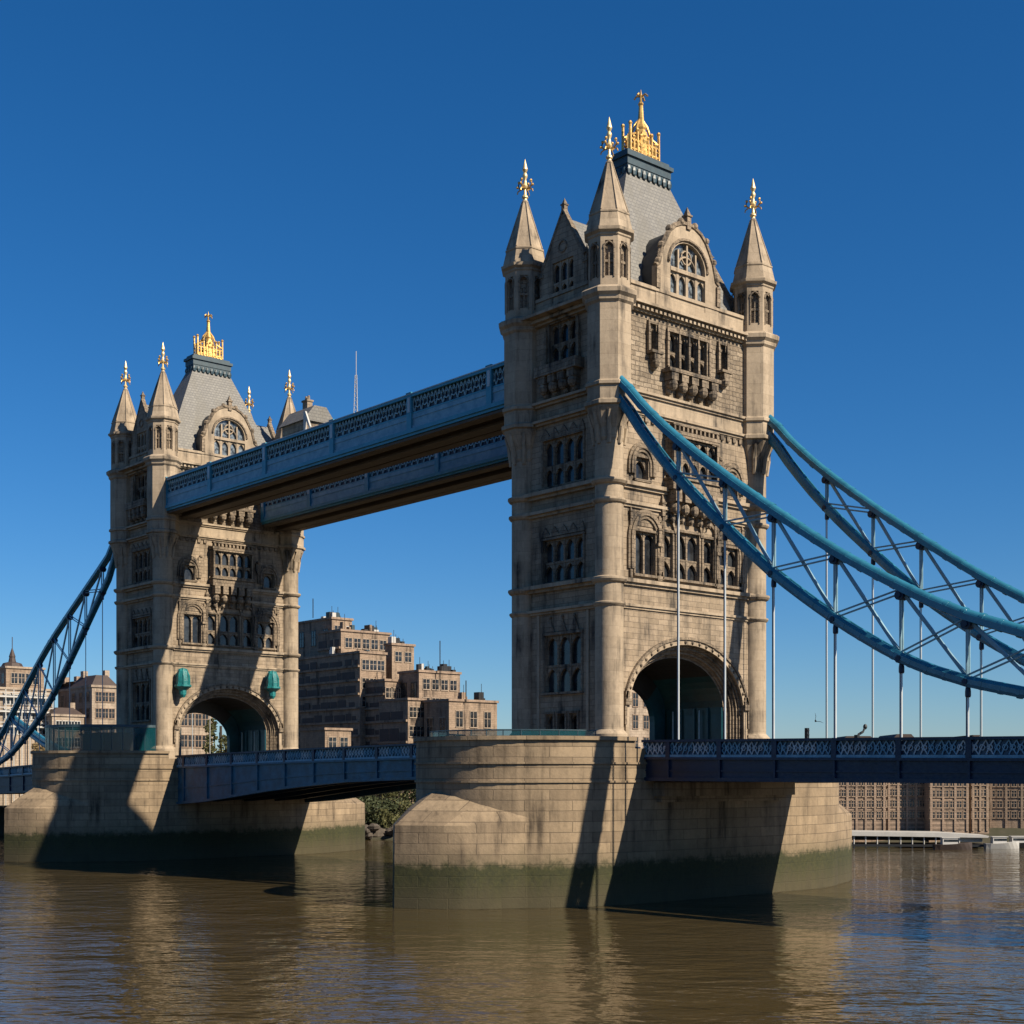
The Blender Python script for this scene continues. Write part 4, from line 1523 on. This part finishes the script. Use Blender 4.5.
def block(parent, u, d, vt, ul, ur, mat, wins=None, bands=0, zb=GROUND - .5, name='wall_block', cap=None):
    """rectangular mass whose near vertical edge is at pixel u, d metres out; its -Y side runs left to pixel ul, its +X side right to ur"""
    p = px(u, vt, d)
    D = Vector((-math.sin(YAW), math.cos(YAW)))
    Rr = Vector((math.cos(YAW), math.sin(YAW)))
    rl = D + Rr * (ul - 512) / FPX
    rr = D + Rr * (ur - 512) / FPX
    xl = CAM[0] + rl.x * (p.y - CAM[1]) / rl.y
    yr = CAM[1] + rr.y * (p.x - CAM[0]) / rr.x
    z1 = p.z
    mb = MB().use(mat)
    mb.box(xl, p.x, p.y, yr, zb, z1)
    mb.use(cap or M_PALEB)
    mb.box(xl - .25, p.x + .25, p.y - .25, yr + .25, z1, z1 + .45)
    if bands:                       # ledges of the long shaded side
        st = (z1 - GROUND) / bands
        for i in range(1, bands):
            z = GROUND + st * i
            mb.use(mat)
            mb.box(xl, p.x - .1, p.y - .4, p.y, z, z + .4)
            mb.use(M_ROOFB)
            q = xl + .3
            rgb = random.Random(int(u * 7 + i))
            while q < p.x - 1.6:
                q2 = min(q + rgb.uniform(1.2, 4.5), p.x - .8)
                mb.box(q, q2, p.y - .06, p.y - .02, z + .5, z + st * rgb.choice([.5, .55, .62, .7]))
                q = q2 + rgb.choice([.25, .3, .5, 1.1])
    o = mb.build(name, None, parent)
    return dict(o=o, x0=xl, x1=p.x, y0=p.y, y1=yr, z1=z1)

def lit_windows(parent, b, k, rows, w=1.3, h=2.0, top=1.2, step=3.3, fm=None, margin=.12):
    L = b['y1'] - b['y0']
    c = (b['y0'] + b['y1']) / 2
    T = frm(PI / 2, (b['x1'], c, 0))
    for r in range(rows):
        z = b['z1'] - top - h - r * step
        for i in range(k):
            s = -L / 2 + L * (margin + (1 - 2 * margin) * (i + .5) / k)
            window_obj(parent, T, s, 0, z, w, h, fm)

def shade_windows(parent, b, k, rows, w=1.3, h=2.0, top=1.2, step=3.3, fm=None):
    L = b['x1'] - b['x0']
    c = (b['x0'] + b['x1']) / 2
    T = frm(0, (c, b['y0'], 0))
    for r in range(rows):
        z = b['z1'] - top - h - r * step
        for i in range(k):
            window_obj(parent, T, -L / 2 + L * (i + .5) / k, 0, z, w, h, fm)

def clutter(parent, b, n, seed, mast=False):
    rg = random.Random(seed)
    for i in range(n):
        mb = MB()
        x = rg.uniform(b['x0'] * .5 + b['x1'] * .5, b['x1'] - .6)
        y = rg.uniform(b['y0'] + .5, b['y1'] - .5)
        mb.use(rg.choice([M_DARK, M_WHITE, M_BRICKB, M_LEAD, M_DARK]))
        a, h = rg.uniform(.25, .8), rg.uniform(.5, 1.7)
        mb.box(x - a, x + a, y - a * .8, y + a * .8, b['z1'] + .4, b['z1'] + .4 + h)
        if rg.random() < .6:
            mb.use(M_DARK)
            mb.tube([(x + a, y, b['z1'] + .4), (x + a, y, b['z1'] + .4 + h * 2)], .05, 4)
        mb.build('roof_vent', None, parent)

hotel = empty('stepped_hotel', (px(400, 777, 268).x, px(400, 777, 268).y, GROUND), 0, 'big stepped brown block of rooms between the two towers', 'hotel')
hotel.location = (0, 0, 0)
spec = [(332, 290, 619, 296, 352, 0, 2, 1), (341, 284, 631, 318, 390, 10, 5, 1), (392, 283, 645, 385, 414, 0, 2, 1), (360, 276, 653, 288, 386, 11, 3, 3), (385, 272, 681, 290, 404, 9, 3, 2),
        (419, 270, 672, 399, 460, 0, 4, 2), (408, 264, 700, 379, 425, 5, 2, 2), (449, 260, 701, 424, 497, 0, 3, 2), (325, 254, 730, 300, 351, 0, 2, 1)]
blocks = []
for i, (u, d, vt, ul, ur, bands, k, rows) in enumerate(spec):
    b = block(hotel, u, d, vt, ul, ur, M_BRICKB, bands=bands, cap=M_PINKB)
    blocks.append(b)
    if k:
        lit_windows(hotel, b, k, rows, 1.6, 2.9 if i == 7 else 1.9, top=1.3 if i != 7 else 1.8, step=3.6 if i != 7 else 4.4, margin=.06)
    if i in (0, 1, 2, 3, 4, 5, 7):
        clutter(hotel, b, [12, 16, 6, 7, 5, 10, 0, 5][i], 40 + i)
shade_windows(hotel, blocks[5], 2, 2, 1.6, 4.0, 2.0, 5.0, M_DARK)
shade_windows(hotel, blocks[7], 2, 1, 1.8, 3.6, 3.0, 5.0)
shade_windows(hotel, blocks[0], 3, 1, 1.6, 3.0, 2.0, 5.0, M_DARK)
for u, v, d, h, off in ((440, 676, 272, 6.8, -2), (313, 618, 290, 4, 0), (466, 702, 262, 4, 0)):
    q = px(u, v, d)
    mb = MB().use(M_DARK)
    mb.tube([(q.x, q.y, q.z + off), (q.x, q.y, q.z + h)], .1, 5)
    mb.build('aerial', None, hotel)

def town_block(name, label, cat, rows, mat, wn, group=None, mansard=None, extra=None):
    root = empty(name, (0, 0, 0), 0, label, cat, group)
    for (u, d, vt, ul, ur, k, r, w, h, st) in rows:
        b = block(root, u, d, vt, ul, ur, mat, name='wall')
        if k:
            lit_windows(root, b, k, r, w, h, 1.0, st, wn)
            shade_windows(root, b, max(1, int((b['x1'] - b['x0']) / (w * 2.6))), r, w, h, 1.0, st, wn)
        if mansard:
            mb = MB().use(M_ROOFB)
            x0, x1, y0, y1, z = b['x0'], b['x1'], b['y0'], b['y1'], b['z1'] + .45
            e, hh = 1.6, mansard
            vs = [(x0, y0, z), (x1, y0, z), (x1, y1, z), (x0, y1, z), (x0 + e, y0 + e, z + hh), (x1 - e, y0 + e, z + hh), (x1 - e, y1 - e, z + hh), (x0 + e, y1 - e, z + hh)]
            mb.add(vs, [(0, 1, 5, 4), (1, 2, 6, 5), (2, 3, 7, 6), (3, 0, 4, 7), (4, 5, 6, 7), (0, 3, 2, 1)])
            rf = mb.build('roof', None, root)
            for t in (.3, .75):
                mb = MB().use(mat)
                xx, yy = x0 + (x1 - x0) * t, y0 + (y1 - y0) * t
                mb.box(xx - .7, xx + .7, yy - .5, yy + .5, z + hh - .3, z + hh + 1.1)
                mb.build('chimney', None, rf)
        if extra: extra(root, b)
    return root

town_block('corner_house', 'pale corner house with a brown mansard roof left of the far tower', 'house', [(92, 290, 687, 70, 118, 3, 3, 1.2, 1.9, 3.4)], M_PALEB, M_PINKB, 'town houses on the left bank', 2.2)
town_block('terrace_house', 'narrow brown house between the chain and the pale corner house', 'house', [(76, 300, 690, 58, 84, 2, 2, 1.3, 2.4, 4.2)], M_PINKB, M_PALEB, 'town houses on the left bank', 1.5)

def spire_top(root, b):
    mb = MB().use(M_ROOFB)
    cx, cy, z = b['x1'] - 3, b['y0'] + 2.5, b['z1'] + .4
    mb.lathe([(2.4, z), (1.9, z + .9), (.8, z + 1.2), (.6, z + 2.2), (.7, z + 2.3), (.1, z + 4.2)], (cx, cy), 8, PI / 8)
    mb.tube([(cx, cy, z + 4.0), (cx, cy, z + 6.6)], .09, 5)
    mb.build('spire', None, root)
town_block('turreted_building', 'brown building with a small pointed roof turret at the far left edge', 'building', [(6, 300, 668, -30, 44, 4, 2, 1.3, 2.2, 4.2)], M_BRICKB, M_PALEB, None, None, spire_top)
def galleries(root, b):
    mb = MB().use(M_WHITE)
    for i in range(3):
        z = b['z1'] - 1.6 - i * 3.0
        mb.box(b['x0'], b['x1'] + .9, b['y0'] - .9, b['y1'] + .3, z, z + .35)
        mb.box(b['x1'] + .75, b['x1'] + .9, b['y0'] - .9, b['y1'] + .3, z + .9, z + 1.05)
    for i in range(8):
        y = b['y0'] + (b['y1'] - b['y0']) * i / 7
        mb.tube([(b['x1'] + .8, y, GROUND), (b['x1'] + .8, y, b['z1'])], .12, 5)
    mb.build('gallery', None, root)
town_block('galleried_house', 'low white galleried building at the left edge behind the dark chain', 'building', [(-4, 282, 689, -40, 52, 6, 3, 1.2, 1.9, 3.0)], M_PALEB, M_WHITE, None, None, galleries)
town_block('white_house', 'small cream house low behind the tree at the left', 'house', [(52, 286, 716, 34, 84, 4, 2, 1.2, 1.8, 3.4)], M_PALEB, M_WHITE, 'town houses on the left bank', 1.4)
town_block('quay_house', 'cream stone quay house seen through the arch of the far tower', 'house', [(176, 262, 708, 150, 213, 4, 3, 1.2, 2.2, 4.0)], M_PALEB, M_PINKB, None, 2.6)
town_block('mill_house', 'tall pale stone house glimpsed through the left of the near tower arch', 'house', [(612, 252, 664, 560, 668, 4, 4, 1.3, 2.4, 4.0)], M_PALEB, M_PINKB)

# right bank: warehouses facing the river
def warehouse(u0, u1, d, vt, vb, cols, rows, mat, label, seed, turn=0.0):
    a, b = px(u0, vb, d), px(u1, vb, d)
    root = empty('warehouse', ((a.x + b.x) / 2, (a.y + b.y) / 2, 0), YAW + turn, label, 'warehouse', 'warehouses along the right bank')
    L = (b - a).length
    zt = px(u0, vt, d).z
    mb = MB().frame(0).use(mat)
    mb.box(-L / 2, L / 2, -14, 0, WATER - 1, zt)
    mb.use(M_PALEB)
    mb.box(-L / 2 - .05, L / 2 + .05, -14.1, .3, zt, zt + .4)
    mb.use(mat)
    k = max(2, cols // 2)
    for i in range(k + 1):
        s = -L / 2 + .3 + (L - .6) * i / k
        mb.box(s - .16, s + .16, 0, .16, WATER + 2.2, zt)
    mb.build('wall', None, root)
    st = (zt - WATER - 4.6) / rows
    for r in range(rows):
        for c in range(cols):
            s = -L / 2 + L * (c + .5) / cols
            window_obj(root, frm(0, (0, 0, 0)), s, 0, WATER + 4.2 + r * st, .7, st * .55, M_BRICKB)
    rg = random.Random(seed)
    mb = MB().frame(0).use(M_ROOFB)
    mb.prism([(-L / 2 + .3, zt + .4), (L / 2 - .3, zt + .4), (L / 2 - 2, zt + 2.2), (-L / 2 + 2, zt + 2.2)], -12, -1.5)
    mb.build('roof', None, root)
    return root
warehouse(836, 886, 217, 750, 831, 10, 6, M_PINKB, 'warm brown warehouse beside the near pier, four rows of small windows', 1)
warehouse(887, 927, 217.5, 748, 831, 8, 6, M_PINKB, 'brown warehouse with slim pilasters, second from the near pier', 2)
warehouse(929, 969, 215, 751, 832, 6, 6, M_PINKB, 'brown warehouse with wide plain bays behind the end of the white jetty', 3)
warehouse(971, 989, 216, 749, 833, 3, 6, M_BRICKB, 'dark narrow warehouse to the right of the jetty', 4)
warehouse(990, 1038, 217, 752, 833, 7, 6, M_BRICKB, 'shadowy warehouse at the right edge behind the moored clutter', 5, -.25)

# jetty with a long flat white roof
ja, jb = px(838, 842, 209), px(988, 842, 207)
root = empty('jetty', ((ja.x + jb.x) / 2, (ja.y + jb.y) / 2, 0), math.atan2(jb.y - ja.y, jb.x - ja.x), 'long low jetty with a flat white roof on posts along the far bank', 'jetty')
L = (jb - ja).length
mb = MB().frame(0).use(M_WHITE)
zr = px(900, 835, 208).z
mb.prism([(-L / 2, zr - .1), (L / 2, zr - .35), (L / 2, zr - .05), (L * .2, zr + .35), (-L / 2, zr + .5)], -6, .6)
mb.build('roof', None, root)
mb = MB().frame(0).use(M_DARK)
mb.box(-L / 2, L * .28, -5.5, -5.2, WATER + .9, zr - .2)  # dark back sheet paints the shade under the roof
mb.use(M_WHITE)
mb.box(L * .28, L * .47, -5, -.6, WATER + .9, zr - .3)
mb.build('cabin', None, root)
for i in range(11):
    s = -L / 2 + .6 + i * L * .078
    mb = MB().frame(0).use(M_WHITE)
    mb.tube([(s, .2, WATER - 1), (s, .2, zr)], .11, 6)
    mb.build('post', None, root)
mb = MB().frame(0).use(M_DARK)  # deck coloured dark to carry the shade beneath the roof
mb.box(-L / 2, L / 2, -6, .5, WATER + .2, WATER + .55)
mb.build('deck', None, root)

def boat(u, d, L, label, mat):
    p = px(u, 842, d)
    root = empty('moored_boat', (p.x, p.y, WATER), YAW, label, 'boat', 'small boats moored by the far bank')
    mb = MB().use(mat)
    n = 8
    vs, fs = [], []
    for i in range(n + 1):
        t = i / n
        hw = .9 * (1 - (2 * max(0, t - .5)) ** 2.2) * (1 if t > .1 else .85)
        hw = max(hw, .03)
        x = -L / 2 + L * t
        sh = .75 + .35 * t * t
        vs += [(x, -hw, sh), (x, -hw * .55, -.2), (x, hw * .55, -.2), (x, hw, sh)]
    for i in range(n):
        for q in range(3):
            fs.append((i * 4 + q, i * 4 + 4 + q, i * 4 + 5 + q, i * 4 + 1 + q))
        fs.append((i * 4 + 3, i * 4 + 7, i * 4 + 4, i * 4))
    fs += [(0, 1, 2, 3), (n * 4, n * 4 + 1, n * 4 + 2, n * 4 + 3)]
    mb.add(vs, fs)
    mb.build('hull', None, root)
    mb = MB().use(M_WHITE)
    mb.box(-L * .3, L * .1, -.6, .6, .7, 1.7)
    mb.use(M_GLASS)
    mb.box(-L * .27, L * .105, -.62, .62, 1.15, 1.5)
    mb.use(M_WHITE)
    mb.box(-L * .33, L * .14, -.68, .68, 1.7, 1.8)
    mb.build('cabin', None, root)
boat(953, 203, 5.5, 'low open boat moored off the end of the white jetty', M_ROOFB)
boat(1002, 206, 5.0, 'white cabin boat among the clutter at the right edge', M_WHITE)
boat(1021, 207, 5.0, 'dark hulled boat cut by the right edge', M_DARK)

# ------------------------------------------------------------------ trees and rocks
def tree(p, h, r, mat, label, seed, cat='tree', n=2600, squash=.8, name='bank_tree'):
    rg = random.Random(seed)
    root = empty(name, p, 0, label, cat, 'shrubs along the shore' if cat == 'shrub' else 'trees on the far bank')
    mb = MB().use(M_BARK)
    mb.tube([(0, 0, -.5), (.1, .05, h * .25), (.0, .15, h * .5), (.1, .1, h * .8)], r * .07, 7)
    for i in range(7):
        a, z = rg.uniform(0, 2 * PI), h * rg.uniform(.25, .6)
        mb.tube([(0, .1, z), (r * .35 * math.cos(a), r * .35 * math.sin(a), z + h * .13), (r * .7 * math.cos(a), r * .7 * math.sin(a), z + h * .2)], r * .03, 5)
    mb.build('trunk', None, root)
    cl = []
    for i in range(18):
        a, q = rg.uniform(0, 2 * PI), r * math.sqrt(rg.random()) * .75
        cl.append((q * math.cos(a), q * math.sin(a), h * rg.uniform(.25, .85), r * rg.uniform(.25, .48)))
    mb = MB().use(mat)
    for i in range(n):
        cx, cy, cz, cr = rg.choice(cl)
        d = Vector((rg.gauss(0, 1), rg.gauss(0, 1), rg.gauss(0, 1))).normalized() * cr * rg.uniform(.55, 1.05)
        c = Vector((cx, cy, cz)) + Vector((d.x, d.y, d.z * squash))
        s = rg.uniform(.16, .34)
        a = Vector((rg.gauss(0, 1), rg.gauss(0, 1), rg.gauss(0, 1))).normalized()
        b = a.orthogonal().normalized()
        mb.add([c - a * s, c + b * s * .6, c + a * s, c - b * s * .6], [(0, 1, 2, 3)])
    me = bpy.data.meshes.new('crown')
    me.from_pydata(mb.v, [], mb.f)
    me.materials.append(mat)
    o = bpy.data.objects.new('crown', me)
    C.objects.link(o)
    o.parent = root
    return root

def at_bank(u, d, z=GROUND):
    p = px(u, 777, d)
    return (p.x, p.y, z)
tree(at_bank(352, 250, -10), 9.5, 5.0, M_LEAF, 'olive bushy tree right beside the far pier', 1)
tree(at_bank(375, 247, -10), 10.5, 5.2, M_LEAFD, 'dark green tree in the middle of the gap under the bascule span', 2)
tree(at_bank(398, 249, -10), 10, 5.0, M_LEAF, 'olive tree close to the sloping edge of the near pier', 3)
tree(at_bank(420, 252, -10), 9.5, 5.0, M_LEAFD, 'dark tree mostly hidden behind the near pier', 4)
tree(at_bank(360, 243, -11), 4.5, 3.2, M_LEAFD, 'low dark shrub on the shore beside the far pier', 5, 'shrub', 1400, name='shore_shrub')
for i_, (u_, d_, z_, h_, r_) in enumerate(((345, 240, -12, 4, 3), (372, 241, -12, 4.5, 3.4), (385, 240.5, -12.3, 3.6, 2.8), (398, 243, -11.6, 4.5, 3.4), (412, 242, -11.8, 5, 3.4))):
    tree(at_bank(u_, d_, z_), h_, r_, M_LEAFD if i_ % 2 else M_LEAF, ('low olive shrub at the foot of the far pier', 'round dark shrub low in the middle of the gap', 'low olive shrub just above the boulders', 'dark shrub in front of the olive tree by the near pier', 'olive shrub partly behind the near pier')[i_], 20 + i_, 'shrub', 1300, name='shore_shrub')
tree(at_bank(50, 268, -9), 13.5, 4.6, M_LEAFB, 'pale brown autumn tree left of the glass pavilion', 6)
tree(at_bank(220, 250, -9), 18.5, 3.4, M_LEAF, 'slim olive tree seen through the far tower arch', 7)
rg = random.Random(11)
for i in range(26):
    u = 352 + i * 2.6 + rg.uniform(-1, 1)
    p = px(u, 777, rg.uniform(234, 241))
    mb = MB().use(M_ROCK)
    rr = rg.uniform(.5, 1.3)
    mb.ball((0, 0, 0), rr, 7, 5, (rg.uniform(.8, 1.4), rg.uniform(.7, 1.1), rg.uniform(.5, .9)))
    mb.v = [tuple(c * (1 + rg.uniform(-.22, .22)) for c in v_) for v_ in mb.v]
    o = mb.build('shore_rock', None)
    o.location = (p.x, p.y, WATER + .3 + rg.uniform(0, 1.8))
    o.rotation_euler = (0, 0, rg.uniform(0, 6))
    tag(o, 'brown boulder on the muddy shore in the gap between the two piers', 'rock', 'boulders on the shore')
